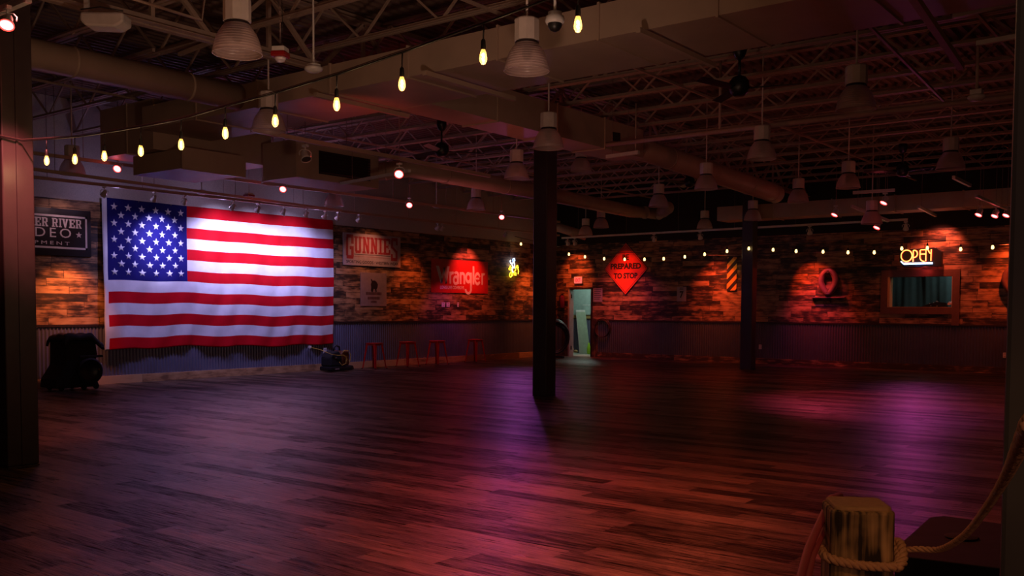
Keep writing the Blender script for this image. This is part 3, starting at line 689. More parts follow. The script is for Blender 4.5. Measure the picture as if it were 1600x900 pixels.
# horizontal pipes
def pipe(name, pts, r, label, m='steel', cat='pipe', group=None):
    o = MB().tube(pts, r, M[m], 10).build(name); tag(o, label, cat, group); return o
sp = pipe('sprinkler_main', [(-7.96, 12.75, 4.0), (XR, 12.75, 4.0)], 0.035, 'long straight pipe crossing the ceiling right of the middle column')
for x, l in ((-6.05, 'thin hanger rod holding the long ceiling pipe above the first row of pendants'), (-1.5, 'thin hanger rod at the right end of the long ceiling pipe')):
    pipe('pipe_hanger', [(x, 12.75, 4.03), (x, 12.75, JZ+0.5)], 0.02, l)
pipe('conduit', [P(150, -20, Z=4.2), P(315, 32, Z=4.2), P(322, 30, Z=4.2)+Vector((0, 0, .3))], 0.014, 'thin white conduit with an elbow at the upper left of the ceiling')
pipe('conduit', [(-7.6, 14.6, 4.45), (-6.2, 14.9, 4.45), (-4.2, 14.9, 4.45), (-3.0, 15.4, 4.45), (XR, 15.4, 4.45)], 0.014, 'thin bent conduit under the joists behind the long pipe')
pipe('guy_cable', [(XR, 23.2, 3.28), (-9.0, 23.2, 3.12), (-9.9, 23.2, 3.11)], 0.006, 'thin steel cable strung in front of the board wall', 'wire', 'cable')
pipe('guy_cable', [(XR, 23.6, 2.98), (-10.4, 23.6, 2.86), (-16.0, 23.6, 3.05)], 0.005, 'lower thin steel cable along the back wall', 'wire', 'cable')
# slotted struts
def strut(a, b, label, w_=0.045, m='duct', slots=False):
    a = Vector(a); b = Vector(b); d = (b-a); t = thing('slotted_strut', label, 'strut', tuple(a), 0, 'slotted steel struts')
    MB().bar((0, 0, 0), d, w_, w_, M[m]).build('channel', t)
    if not slots: return t
    mb = MB(); n = int(d.length/0.07); r = d.cross(UZ).normalized()
    for i in range(n):
        c = d*((i+.5)/n)
        for s in (-1, 1): mb.bar(c-d.normalized()*.018+r*s*(w_/2+.0006), c+d.normalized()*.018+r*s*(w_/2+.0006), 0.0012, 0.016, M['ink'])
    mb.build('slots', t)
    return t
strut((-4.33, 7.45, 3.915), (-4.33, 8.98, 3.915), 'slotted strut under the main duct right of the dome camera')
strut((-8.62, 7.45, 3.915), (-8.62, 9.0, 3.915), 'slotted strut under the main duct above the fourth large bulb', 0.05)
strut((-6.9, 7.45, 3.915), (-6.9, 9.0, 3.915), 'slotted strut under the main duct left of the upper pendant', 0.05)
strut(P(1425, -8, Z=3.87), P(1502, 105, Z=3.87), 'long dark slotted strut slanting down at the upper right', 0.06, 'tanwood')
strut(P(1490, 25, Z=4.2), P(1600, -1, Z=4.2), 'pale strut high at the upper right corner', 0.05, 'white')
strut(P(1526, 68, Z=4.1), P(1600, 55, Z=4.1), 'pale strut carrying the vertical drop pipe at upper right', 0.045, 'white')
a = P(1528, 72, Z=4.08); b = Vector((a.x, a.y, 0)); zb = P(1528, 150, X=a.x).z
dp = thing('drop_pipe_sensor', 'round white ceiling sensor at the foot of a drop pipe at upper right', 'sensor', (a.x, a.y, zb))
MB().tube([(0, 0, 0.02), (0, 0, 4.08-zb)], 0.016, M['steel'], 10).build('drop_pipe', dp)
MB().box((-.055, -.055, -.0), (.055, .055, .05), M['white']).build('junction_box', dp, .006)
MB().lathe([(0.001, -.06), (.06, -.055), (.085, -.03), (.085, -.012), (.06, 0), (.001, 0)], M['white']).build('sensor_head', dp)

# ================================================================== PENDANTS
PR = 3.52
def make_pendant(label, group, loc, stem):
    t = thing('pendant_lamp', label, 'pendant lamp', loc, 0.3, group)
    mb = MB()
    prof = [(0.196, 0.0), (0.200, 0.012), (0.192, 0.055), (0.178, 0.11), (0.155, 0.165), (0.125, 0.21), (0.098, 0.245)]
    inner = [(r-0.006, z+0.001) for r, z in prof][::-1]
    mb.lathe(prof, M['shade'], n=36).build('lamp_shade', t)
    MB().tube([(0.199*math.cos(k*math.pi/18), 0.199*math.sin(k*math.pi/18), 0.004) for k in range(36)], 0.0045, M['shade_rim'], 6, closed=True).build('shade_rim', t)
    MB().lathe([(0.001, .262), (0.095, .262), (0.104, .25), (0.104, .236), (0.09, .232), (.001, .232)], M['ink'], n=24).build('collar', t)
    MB().lathe([(0.001, .262), (0.112, .262), (0.112, .268), (0.112, .44), (0.105, .452), (.001, .452)], M['housing'], n=10, smooth=False).build('ballast_housing', t)
    MB().sphere((0, 0, 0.16), 0.045, M['lens_off'], 12, (1, 1, 1.5)).build('lamp_bulb', t)
    MB().tube([(0, 0, .45), (0, 0, stem)], 0.011, M['housing'], 8).build('stem', t)
    return t
PG = 'prismatic high bay pendants'
pend = [(371, 85, 'largest pendant lamp, at the upper left beside the red fire strobe'), (823, 112, 'pendant lamp hanging before the main duct beside the dome camera'),
 (420, 205, 'pendant lamp half hidden by the seventh string bulb, before the main duct'), (113, 273, 'leftmost pendant lamp, dim, behind the first string bulbs'),
 (427, 288, 'pendant lamp hanging over the flag above the red spotlight'), (522, 322, 'small pendant lamp close to the wall above the right end of the flag'),
 (857, 232, 'pendant lamp hanging right in front of the middle column top'), (807, 279, 'pendant lamp just left of the middle column'),
 (744, 328, 'small pendant lamp above the red banner on the left wall'), (1337, 172, 'large pendant lamp at upper right under the main duct'),
 (1190, 249, 'pendant lamp hanging between the black fan and the far column'), (1485, 264, 'rightmost pendant lamp above the glowing open sign'),
 (1103, 296, 'pendant lamp beside the sloping round duct'), (1325, 294, 'pendant lamp above the leather collar on the back wall'),
 (1247, 316, 'small pendant lamp right of the capped duct end'), (1029, 323, 'small pendant lamp above and right of the orange diamond sign'),
 (1176, 344, 'pendant lamp in front of the top of the far column'), (1101, 357, 'small dim pendant lamp left of the far column'),
 (939, 356, 'small pendant lamp above the left point of the orange diamond sign'), (915, 367, 'smallest pendant lamp above the doorway'),
 (908, 268, 'faint pendant lamp high up right of the middle column')]
pos = []
for px, py, lab in pend:
    z = PR if px != 908 else 4.0
    p = P(px, py, Z=z)
    pos.append((p, lab))
p0 = make_pendant(pos[0][1], PG, pos[0][0], DZ-.45-PR)
index_kids(p0)
for p, lab in pos[1:]:
    c = copy_tree(p0); c.location = p; c['label'] = lab
p = P(1362, 350, Z=3.12)
c = copy_tree(p0); c.location = p; MB().tube([(0, 0, 1.6), (0, 0, 5.15-p.z)], .011, M['housing'], 8).build('stem_extension', c); c['label'] = 'low dim pendant lamp behind the red spotlight track left of the open sign'

# ================================================================== STRING LIGHTS
def string_bulb(parent, p, glass, hang, r=0.022, detail=True):
    mb = MB()
    prof = [(0.001, -0.046), (r*.55, -0.042), (r*.95, -0.026), (r, -0.008), (r*.8, 0.018), (r*.52, 0.036), (r*.5, 0.045)]
    b = mb.lathe(prof, glass, p, 14).build('bulb', parent)
    MB().lathe([(r*.62, .036), (r*.66, .05), (r*.6, .085), (r*.3, .095), (.001, .096)], M['cable'], p, 12).build('socket', b)
    if detail:
        mb = MB(); mb.tube([Vector(p)+Vector((0.003*math.sin(k*1.9), .003*math.cos(k*1.9), -0.026+0.006*k)) for k in range(8)], 0.0055, M['filament'], 5); mb.build('filament', b)
    MB().tube([Vector(p)+Vector((0, 0, .09)), Vector(p)+Vector((0.004, 0, hang))], 0.0045, M['cable'], 6).build('drop_cord', b)
    return b
b1 = [(73,250),(117,248),(163,243),(220,235),(283,225),(352,207),(430,188),(526,162),(628,130),(755,88),(903,37)]
sl = thing('string_lights', 'near string of warm hanging bulbs running from the left column across the top', 'string lights', (0, 0, 0), 0, 'strings of warm bulbs')
pts = []
pb = [P(x, y, Y=4.15) for x, y in b1]
last = pb[-1]
for k in range(1, 4): pb.append(last+Vector((0.63*k, 0, 0.085*k+0.01*k*k)))
for i, p in enumerate(pb):
    string_bulb(sl, p, M['bulb'], 0.18)
    light_obj('bulb_glow', 'POINT', p-Vector((0, 0, .07)), 1.6, WARM, size=0.03)
wp = [Vector((-9.2, 3.90, 2.95)), Vector((-8.66, 3.92, 2.93)), Vector((-8.64, 4.1, 2.915))]+[p+Vector((0, 0, 0.18)) for p in pb]+[Vector((pb[-1].x+0.3, 4.15, 3.6))]
MB().tube(wp, 0.0065, M['cable'], 6).build('cable', sl)
MB().tube([q+Vector((0, -0.003, .011)) for q in wp[1:]], 0.0032, M['wire'], 6).build('support_wire', sl)
b2 = [(889,397),(914,401),(944,404),(976,405),(1007,405),(1037,404),(1070,401),(1101,397),(1136,392),(1170,388),(1208,390),(1244,392),(1286,393),(1325,394),(1366,394),(1409,388),(1449,387),(1501,389),(1551,386)]
s2_ = thing('string_lights', 'far string of small warm bulbs sagging in front of the back wall signs', 'string lights', (0, 0, 0), 0, 'strings of warm bulbs')
pb = [P(x, y, Y=21.42) for x, y in b2]
pb = [P(850, 392, Y=21.42)]+pb
for k in range(1, 4): pb.append(pb[-1]+Vector((0.58, 0, 0.02)))
for i, p in enumerate(pb):
    string_bulb(s2_, p, M['bulb_far'], 0.17, 0.030, False)
    if i % 3 == 0: light_obj('bulb_glow', 'POINT', p-Vector((0, 0, .09)), 0.7, WARM, size=0.04)
MB().tube([p+Vector((0, 0, .17)) for p in pb], 0.006, M['cable'], 6).build('cable', s2_)
s3_ = thing('string_lights', 'single warm bulb on a cord between the neon rider and the middle column', 'string lights', (0, 0, 0), 0, 'strings of warm bulbs')
p = P(814, 381, Y=21.9); string_bulb(s3_, p, M['bulb_far'], 0.17, 0.032, False)
MB().tube([p+Vector((-0.55, .1, .42)), p+Vector((-.3, .05, .24)), p+Vector((0, 0, .17)), P(850, 390, Y=21.42)+Vector((0, 0, .17))], 0.007, M['cable'], 6).build('cable', s3_)

# ================================================================== TRACK LIGHTING
def rod_limit(x, y, top):
    for x0, x1, y0, y1, z in ((-12.5, 4, 7.62, 8.76, DB), (-13.95, -12.5, 7.8, 9.9, 3.72), (-12.35, -11.55, 9.6, 11.35, 3.44), (-10.45, 4, 21.95, 22.6, 3.64), (-8.62, -8.02, 8.7, 14, DB), (-13.3, -12.0, 7.95, 9.0, 3.42)):
        if x0-.05 < x < x1+.05 and y0-.05 < y < y1+.05: top = min(top, z)
    return top
def track(a, b, label, w_=0.035, m='white', rods=True, rod_top=5.15):
    a = Vector(a); b = Vector(b); d = b-a
    t = thing('light_track', label, 'light track', tuple(a), 0, 'ceiling light tracks')
    MB().bar((0, 0, 0), d, w_, w_*1.1, M[m]).build('rail', t)
    if rods:
        n = max(2, int(d.length/1.8)+1)
        for i in range(n):
            c = d*((i+.35)/n); w_p = a+c; top = rod_limit(w_p.x, w_p.y, rod_top); MB().tube([c, Vector((c.x, c.y, top-a.z))], 0.004, M['wire'], 5).build('hanger', t)
    return t
def head(p, aim, label, lit=None, group='track spotlights', s=1.0, rod=False):
    """gimbal ring head: adapter on the rail, yoke, cylinder body with a lens"""
    t = thing('track_spotlight', label, 'spotlight', tuple(p), 0, group)
    MB().box((-.03*s, -.016*s, -.02*s), (.03*s, .016*s, .0), M['white']).build('adapter', t)
    MB().tube([(0, 0, -.02*s), (0, 0, -.05*s)], .008*s, M['white'], 8).build('stem', t)
    c = Vector((0, 0, -.10*s)); d = (Vector(aim)-(Vector(p)+c)).normalized()
    side = d.cross(UZ); side = side.normalized() if side.length > 1e-3 else Vector((1, 0, 0))
    MB().tube([c+side*.055*s, c+side*.057*s+Vector((0, 0, .03*s)), c+side*.035*s+Vector((0, 0, .052*s)), c+Vector((0, 0, .055*s)), c-side*.035*s+Vector((0, 0, .052*s)), c-side*.057*s+Vector((0, 0, .03*s)), c-side*.055*s], .005*s, M['white'], 6).build('yoke', t)
    q = d.to_track_quat('Z', 'Y').to_matrix().to_4x4()
    MB().lathe([(.001, -.05*s), (.022*s, -.05*s), (.03*s, -.035*s), (.032*s, 0), (.046*s, .03*s), (.05*s, .045*s), (.044*s, .047*s), (.042*s, .04*s)], M['white'], c, 18, M4=q).build('body', t)
    MB().lathe([(.001, .041*s), (.036*s, .041*s), (.043*s, .038*s)], M['lens_red'] if lit else M['lens_off'], c, 18, M4=q).build('lens', t)
    if rod:
        top = rod_limit(p[0], p[1], 5.15); MB().tube([(0, 0, 0), (0, 0, top-p[2])], .005, M['wire'], 5).build('hanger', t)
    if lit: MB().tube([c+q.to_3x3() @ Vector((.046*s*math.cos(k*math.pi/9), .046*s*math.sin(k*math.pi/9), .046*s)) for k in range(18)], .004*s, M['halo_rim'], 6, closed=True).build('glowing_rim', t)
    return t
ORD = ['first', 'second', 'third', 'fourth', 'fifth', 'sixth', 'seventh', 'eighth', 'ninth', 'tenth', 'eleventh']
track((-15.6, YF+1, 3.535), (-15.6, 22.5, 3.535), 'long light track along the left wall above the flag', 0.045, 'duct')
hx = [(163, 1), (241, 1), (288, 1), (364, 1), (403, 1), (443, 1), (479, 1), (508, 1), (528, 1), (561, 1)]
for i, (px, _) in enumerate(hx):
    p = P(px, 305+0.1*(px-240), X=-15.6); p.z = 3.51
    head(p, (-16.6, p.y+0.15, 2.6), 'white track spotlight, %s from the left on the rail above the flag' % ORD[i], s=1.15)
for px, lab in ((684, 'pale track spotlight above the left end of the red banner'), (691, 'pale track spotlight just right of another above the red banner'), (790, 'dark twisted track spotlight above the neon rider sign'),):
    p = P(px, 335, X=-15.6); p.z = 3.51; head(p, (-16.6, p.y+.2, 2.5), lab, s=1.15)
track((-14.2, YF+1, 3.70), (-14.2, 20.5, 3.70), 'upper light track parallel to the left wall above the flag rail', 0.045, 'duct')
track((-13.5, 6.3, 3.37), (-14.5, 13.2, 3.40), 'slanting brown track crossing above the flag', 0.04, 'duct')
track(P(393, 203, Z=3.66), P(765, 275, Z=3.66), 'light brown track under the main duct with one spotlight', 0.05, 'duct')
track(P(533, 287, Z=3.40), P(640, 267, Z=3.40), 'short pale track carrying the bright pink spotlight', 0.04, 'white')
track((-15.85, 23.0, 3.50), (-6.2, 23.0, 3.53), 'long white light track in front of the back wall', 0.045, 'white')
for i, (px, lab) in enumerate(((887, 'white spotlight at the left end of the back wall track'), (898, 'second white spotlight near the doorway end of the back wall track'), (1022, 'white spotlight on the back wall track right of the orange diamond sign'),
        (1094, 'white spotlight on the back wall track left of the far column'), (1265, 'white spotlight on the back wall track above the leather collar'), (1415, 'white spotlight at the right end of the back wall track'))):
    p = P(px, 365, Y=23.0); p.z = 3.49; head(p, (p.x-.2, 24.0, 2.3), lab, s=1.35)
reds = [ # pixel, height, label, aim pixel on floor, energy, colour, angle, size
 (185, 262, 3.62, 'bright pink spotlight above the top left corner of the flag'),
 (443, 294, 3.60, 'glowing red spotlight above the right half of the flag'),
 (624, 270, 3.27, 'brightest pink spotlight, on the short track left of the middle column'),
 (640, 319, 3.55, 'small red spotlight above and left of the red banner'),
 (784, 338, 3.55, 'small red spotlight above the neon rider sign'),
 (1306, 331, 3.42, 'leftmost of the red spotlights on the right half of the ceiling'),
 (1383, 312, 3.50, 'uppermost red spotlight above the open sign'),
 (1372, 351, 3.15, 'red spotlight just left of and above the open sign'),
 (1531, 331, 3.42, 'red spotlight right of and above the open sign'),
 (1556, 333, 3.42, 'second red spotlight near the right edge column'),
 (1574, 332, 3.42, 'red spotlight closest to the right edge column')]
for px, py, z, lab in reds:
    p = P(px, py, Z=z); q = p+Vector((0, 0, .13))
    toward = Vector((-0.35, -0.5, 0)) if px > 1000 else Vector((0.9, -1.2, 0))
    head(q, p+toward*1.0+Vector((0, 0, -1.0)), lab, True, 'red track spotlights', 1.25 if px < 1000 else 1.4, True)
    light_obj('red_head_glow', 'POINT', p+(toward+Vector((0, 0, -1))).normalized()*.12, 0.8, (1, .10, .12), size=.04)
for a_, b_, lab in ((P(1330, 322, Z=3.55), P(1388, 345, Z=3.29), 'short pale track with the red spotlight left of the open sign'), (P(1435, 323, Z=3.6), P(1462, 337, Z=3.6), 'short pale track above the open sign'),
        (P(1490, 277, Z=3.7), P(1516, 290, Z=3.7), 'short pale track at right under the rightmost pendant'), (P(1525, 306, Z=3.56), P(1582, 330, Z=3.56), 'short pale track with two red spotlights at the right edge'),
        (P(1398, 297, Z=3.65), P(1333, 301, Z=3.65), 'pale track above the uppermost red spotlight'), (P(948, 245, Z=3.85), P(998, 238, Z=3.85), 'short pale track hanging on a rod right of the middle column')):
    track(a_, b_, lab, 0.05, 'white', True)
pipe('hanger_rod', [P(993, 238, Z=3.87), P(993, 238, Z=3.87)+Vector((0, 0, .75))], 0.012, 'long pale rod holding the short track right of the middle column')
# upper left red head and its track
p = P(12, 40, Z=3.62)
track(P(-60, 42, Z=3.86), P(45, -2, Z=3.86), 'white track at the upper left corner by the near column', 0.05, 'white', False)
head(p+Vector((0, 0, .15)), p+Vector((0.55, -0.45, -.9)), 'glowing red spotlight at the upper left corner before the near column', True, 'red track spotlights', 1.15)
light_obj('red_head_glow', 'POINT', p+Vector((.1, -.08, -.12)), 2.5, (1, .12, .10), size=.04)
light_obj('column_wash', 'SPOT', (-7.4, 3.6, 3.9), 650, (1.0, 0.20, 0.20), (-8.7, 4.05, 2.45), 0.05, 30, 1.0)
p = P(477, 240, Z=3.53); head(p+Vector((0, 0, .12)), p+Vector((.6, -.2, -1)), 'white spotlight with a red-lit rim under the light brown track', False, 'track spotlights', 1.5, True)
MB().tube([p+Vector((.06*math.cos(k*math.pi/9)+.02, .06*math.sin(k*math.pi/9), -.06+.02*math.cos(k*math.pi/9))) for k in range(2, 17)], .006, M['halo_rim'], 6).build('glowing_rim', col.objects[-0] if False else bpy.data.objects[[o.name for o in col.objects if o.name.startswith('track_spotlight') and not o.parent][-1]])  # emissive arc imitates red light on the rim of this unlit head
bpy.data.objects[[o.name for o in col.objects if o.name.startswith('glowing_rim')][-1]].location = -(p+Vector((0, 0, .12)))

# ================================================================== CEILING DEVICES
p = P(438, 85, Z=3.78)
fs = thing('fire_strobe', 'red fire strobe with clear lens hanging on thin cables at upper left', 'fire alarm', p, 0.5, 'fire strobes')
MB().box((-.06, -.06, .02), (.06, .06, .065), M['white']).build('mounting_plate', fs, .004)
MB().box((-.07, -.07, -.03), (.07, .07, .022), M['redpl']).build('body', fs, .012)
MB().lathe([(.001, -.075), (.03, -.07), (.05, -.045), (.055, -.03), (.001, -.028)], M['pink_glass'], n=14).build('strobe_lens', fs)
MB().tube([(0, 0, .065), (0.003, 0, .6), (-.002, 0, JZ-3.75)], .004, M['wire'], 6).build('suspension_cable', fs)
MB().tube([(0.006, 0, .065), (.02, .01, .3), (.012, 0, JZ-3.75)], .003, M['cable'], 6).build('feed_cable', fs)
for (px, py, z, lab) in ((389, 306, 3.52, 'small dark fire strobe over the middle of the flag'),):
    p = P(px, py, X=-15.1)
    c = thing('fire_strobe', lab, 'fire alarm', p, 0, 'fire strobes')
    MB().box((-.06, -.06, .02), (.06, .06, .055), M['white']).build('mounting_plate', c, .004)
    MB().box((-.08, -.08, -.02), (.08, .08, .022), M['redpl']).build('body', c, .012)
    MB().lathe([(.001, -.06), (.03, -.055), (.05, -.035), (.055, -.02), (.001, -.018)], M['pink_glass'], n=14).build('strobe_lens', c)
    MB().tube([(0, 0, .05), (0, 0, DZ-.45-p.z)], .006, M['steel'], 6).build('stem', c)
def disc_device(px, py, z, lab, r=.09, name='smoke_detector', **k):
    p = P(px, py, Z=z) if 'X' not in k else P(px, py, X=k['X'])
    t = thing(name, lab, 'detector', p)
    MB().lathe([(.001, -.035), (r*.6, -.032), (r, -.01), (r, .012), (r*.9, .02), (.001, .02)], M['white'], n=24).build('body', t)
    MB().box((-.05, -.05, .02), (.05, .05, .05), M['white']).build('junction_box', t, .005)
    MB().tube([(0, 0, .05), (0, 0, DZ-.45-p.z)], .010, M['white'], 8).build('hanger_rod', t)
disc_device(490, 108, 3.80, 'round white detector on a long rod before the main duct')
disc_device(315, 301, 0, 'small round detector on a rod above the flag canton', .085, X=-15.0)
disc_device(682, 323, 0, 'small round detector hanging above the red banner', .08, X=-14.6)
p = P(867, 33, Z=3.72)
dc = thing('dome_camera', 'white dome security camera with dark bubble beside the last string bulb', 'camera', p)
MB().lathe([(.001, .07), (.055, .07), (.055, .045), (.072, .035), (.078, 0), (.070, -.02), (.001, -.02)], M['whitepl'], n=28).build('housing', dc)
MB().lathe([(.056, -.018), (.054, -.045), (.038, -.07), (.015, -.082), (.001, -.084)], M['black'], n=24).build('dome', dc)
MB().tube([(0, 0, .07), (0, 0, JZ-p.z)], .012, M['white'], 8).build('stem', dc)
p = P(166, 34, Z=4.12)
fb = thing('ceiling_speaker', 'pale rounded box fixture with a long lower lip hanging at upper left', 'fixture', p, 0.66)
mb = MB()
prf = [(-.20, -.02), (-.155, -.065), (.12, -.075), (.20, -.03), (.20, .06), (-.20, .06)]
mb.prism([(x, -.11, z) for x, z in prf], (0, .22, 0), M['white']); mb.build('housing', fb, .02)
MB().box((-.20, -.02, .06), (-.16, .02, JZ-p.z), M['white']).build('mounting_arm', fb)
MB().tube([(-.19, -.11, .08), (0, -.12, .10), (.2, -.10, .07)], .006, M['cable'], 6).build('cable', fb)

def ceiling_fan(px, py, z, lab, yaw):
    p = P(px, py, Z=z); t = thing('ceiling_fan', lab, 'ceiling fan', p, yaw, 'black ceiling fans')
    MB().lathe([(.001, .48), (.075, .48), (.08, .40), (.055, .33), (.02, .30), (.001, .30)], M['black'], n=20).build('canopy', t)
    MB().tube([(0, 0, .12), (0, 0, .34)], .016, M['black'], 10).build('downrod', t)
    MB().lathe([(.001, -.10), (.06, -.10), (.10, -.06), (.115, -.01), (.11, .06), (.07, .11), (.02, .13), (.001, .13)], M['black'], n=24).build('motor', t)
    for k in range(3):
        a = k*2*math.pi/3; R = Vector((math.cos(a), math.sin(a), 0)); S = Vector((-math.sin(a), math.cos(a), 0))
        pts = [R*.10+S*-.03, R*.20+S*-.05, R*.68+S*-.06, R*.70+S*.045, R*.20+S*.05, R*.10+S*.03]
        MB().prism([q+Vector((0, 0, -.02+(.014 if i > 2 else -.014))) for i, q in enumerate(pts)], (0, 0, .006), M['black']).build('blade', t)
    return t
ceiling_fan(1155, 136, 3.95, 'black ceiling fan between the main duct and the upper right pendant', .3)
ceiling_fan(690, 235, 3.95, 'black ceiling fan above the bright pink spotlight, left of the middle column', .9)
ceiling_fan(1410, 267, 3.95, 'black ceiling fan lit magenta from below at the right', 1.7)
ceiling_fan(1077, 285, 4.12, 'small black ceiling fan beside the sloping round duct', .2)
light_obj('fan_magenta', 'SPOT', P(1420, 300, Z=3.5), 1.2, (.8, .1, .7), P(1415, 262, Z=3.95), .03, 60, 1)

# ================================================================== FLAG
FY0, FY1, FZ0, FZ1 = 9.32, 14.92, 0.63, 3.45
HW = 0.09                       # white header strip
def flag_disp(y, z):
    u = (y-FY0)/(FY1-FY0); v = (FZ1-z)/(FZ1-FZ0)
    a = 0.010+0.028*v
    d = a*math.sin(u*34+1.3*math.sin(v*3+u*5))*0.6+a*0.55*math.sin(u*73+v*4)+0.010*math.sin(u*17-v*6)
    d += 0.03*v*v*math.sin(u*11+1.0)+0.012*v*math.sin((u*60+v*22))
    return -16.655+d
mb = MB(); nu, nv = 260, 13*8
ycols = [FY0+HW*k/2 for k in range(3)]+[FY0+HW+(FY1-FY0-HW)*k/nu for k in range(1, nu+1)]
CY = 11.10; ic = min(range(len(ycols)), key=lambda i: abs(ycols[i]-CY)); ycols[ic] = CY
vs = []
def sag(y, v):
    u = (y-FY0)/(FY1-FY0)
    return -0.035*math.sin(math.pi*u)*(1-v)*0.4 + 0.018*v*math.sin(u*25)+0.03*v*math.sin(u*6.0)
for i, y in enumerate(ycols):
    for j in range(nv+1):
        v = j/nv; z = FZ1+(FZ0-FZ1)*v
        vs.append((flag_disp(y, z), y, z+sag(y, v)*(1 if v > .02 else .6)))
W1 = nv+1
for nm in (0,):
    k0 = len(mb.v); mb.v += vs
    for i in range(len(ycols)-1):
        ym = (ycols[i]+ycols[i+1])/2
        for j in range(nv):
            s_ = j//8
            if ym < FY0+HW: m = M['flag_white']
            elif ym < CY and s_ < 7: m = M['flag_blue']
            else: m = M['flag_red'] if s_ % 2 == 0 else M['flag_white']
            a = k0+i*W1+j
            mb.f.append([a, a+1, a+W1+1, a+W1]); mb.m.append(mb.mi(m)); mb.sm.append(True)
# stars: nine rows of six and five
cw = CY-(FY0+HW); ch = (FZ1-FZ0)*7/13
for r in range(9):
    n = 6 if r % 2 == 0 else 5
    for k in range(n):
        cy = FY0+HW+cw*((k*2+1+(0 if n == 6 else 1))/12); cz = FZ1-ch*(r+1)/10
        v = (FZ1-cz)/(FZ1-FZ0)
        pts = star_pts((0, cy, cz), RY, UZ, 0.076)
        q = [Vector((0, cy, cz))]+pts
        q = [Vector((flag_disp(p.y, p.z)+0.006, p.y, p.z+sag(p.y, (FZ1-p.z)/(FZ1-FZ0)))) for p in q]
        mb.add(q, [(0, i+1, (i+1) % 10+1) for i in range(10)], M['flag_white'], True)
fl = mb.build('flag'); fl['label'] = 'large american flag hung flat on the left wall above the steel wainscot'; fl['category'] = 'flag'
so = fl.modifiers.new('cloth', 'SOLIDIFY'); so.thickness = 0.003; so.offset = -1
for k in range(9):
    y = FY0+.04+(FY1-FY0-.08)*k/8
    mb = MB().tube([(-16.74, y, FZ1-.02), (-16.64, y, FZ1-.02)], .008, M['wire'], 8)
    mb.build('grommet_pin', fl)

# ================================================================== SIGNS, LEFT WALL
def board(name, label, cat, y0, y1, z0, z1, x, th, m, bevel=.004):
    t = thing(name, label, cat, (x, (y0+y1)/2, (z0+z1)/2))
    MB().box((0, -(y1-y0)/2, -(z1-z0)/2), (th, (y1-y0)/2, (z1-z0)/2), m).build('panel', t, bevel)
    return t
SX = XL+0.002
# rodeo banner
y1 = 9.14; y0 = 6.15; z0 = 2.345; z1 = 3.18
t = board('rodeo_banner', 'black rodeo equipment banner with white lettering left of the flag', 'banner', y0, y1, z0, z1, SX, .02, M['sign_black'])
wd = y1-y0; ht = z1-z0; mb = MB()
X_ = .0215
def rect(mb, a0, a1, c0, c1, x, m): mb.add([(x, a0, c0), (x, a1, c0), (x, a1, c1), (x, a0, c1)], [(0, 1, 2, 3)], m)
i0, i1, k0, k1 = -wd/2+.05, wd/2-.075, -ht/2+.125, ht/2-.115
for r_ in ((i0, i1, k1-.035, k1), (i0, i1, k0, k0+.035), (i0, i0+.03, k0, k1), (i1-.035, i1, k0, k1)): rect(mb, *r_, X_, M['sign_cream'])
mb.build('border', t)
mb = MB(); h_ = .155; zt = k1-.06-h_; yy = i1-.09
for ch_ in reversed('POWDER RIVER'):
    w_ = .056 if ch_ in ' ' else (.062 if ch_ == 'I' else (.16 if ch_ == 'W' else .123)); yy -= w_
    if ch_ != ' ': slab_letter(mb, ch_, (0, yy, zt), RY, UZ, NL, w_*.9, h_, M['sign_cream'], X_)
mb.build('top_lettering', t)
mb = MB()
star(mb, (X_, i1-.155, -.03), RY, UZ, .062, M['sign_cream'])
text_into(mb, 'RODEO', (0, i1-.30-1.13, -.095), RY, UZ, NL, 1.13, .165, M['sign_cream'], X_, space=1.35)
text_into(mb, 'EQUIPMENT', (0, i1-.33-1.12, k0+.058), RY, UZ, NL, 1.12, .07, M['sign_cream'], X_, space=1.5)
mb.build('lower_lettering', t)
# sporting goods sign
y0, y1, z0, z1 = 15.27, 17.18, 2.44, 3.205
t = board('store_sign', 'white sporting goods sign with large dark red slab letters right of the flag', 'sign', y0, y1, z0, z1, SX, .03, M['gun_white'], .02)
mb = MB(); X_ = .0315; Wd = y1-y0; H_ = z1-z0
L0 = -Wd/2+.08; step = (Wd-.16)/6.72; yy = L0
for i, ch_ in enumerate('GUNNIES'):
    w_ = step*(.62 if ch_ == 'I' else 1.0)
    big = ch_ in 'GS' and i in (0, 6)
    zb_ = -H_/2+(.16 if big else .30); zt_ = H_/2-(.04 if big else .07)
    slab_letter(mb, ch_, (0, yy, zb_), RY, UZ, NL, w_*.94, zt_-zb_, M['gun_red'], X_)
    yy += w_*1.01
mb.build('red_lettering', t)
mb = MB()
rect(mb, L0+.26, -L0-.28, -H_/2+.265, -H_/2+.277, X_, M['ink']); rect(mb, L0+.26, -L0-.28, -H_/2+.215, -H_/2+.222, X_, M['gun_red'])
text_into(mb, 'SPORTING GOODS \u00b7 WESTERN WEAR', (0, -Wd/2+.09, -H_/2+.055), RY, UZ, NL, Wd-.18, .07, M['ink'], X_, bold=.012)
mb.build('black_lettering', t)
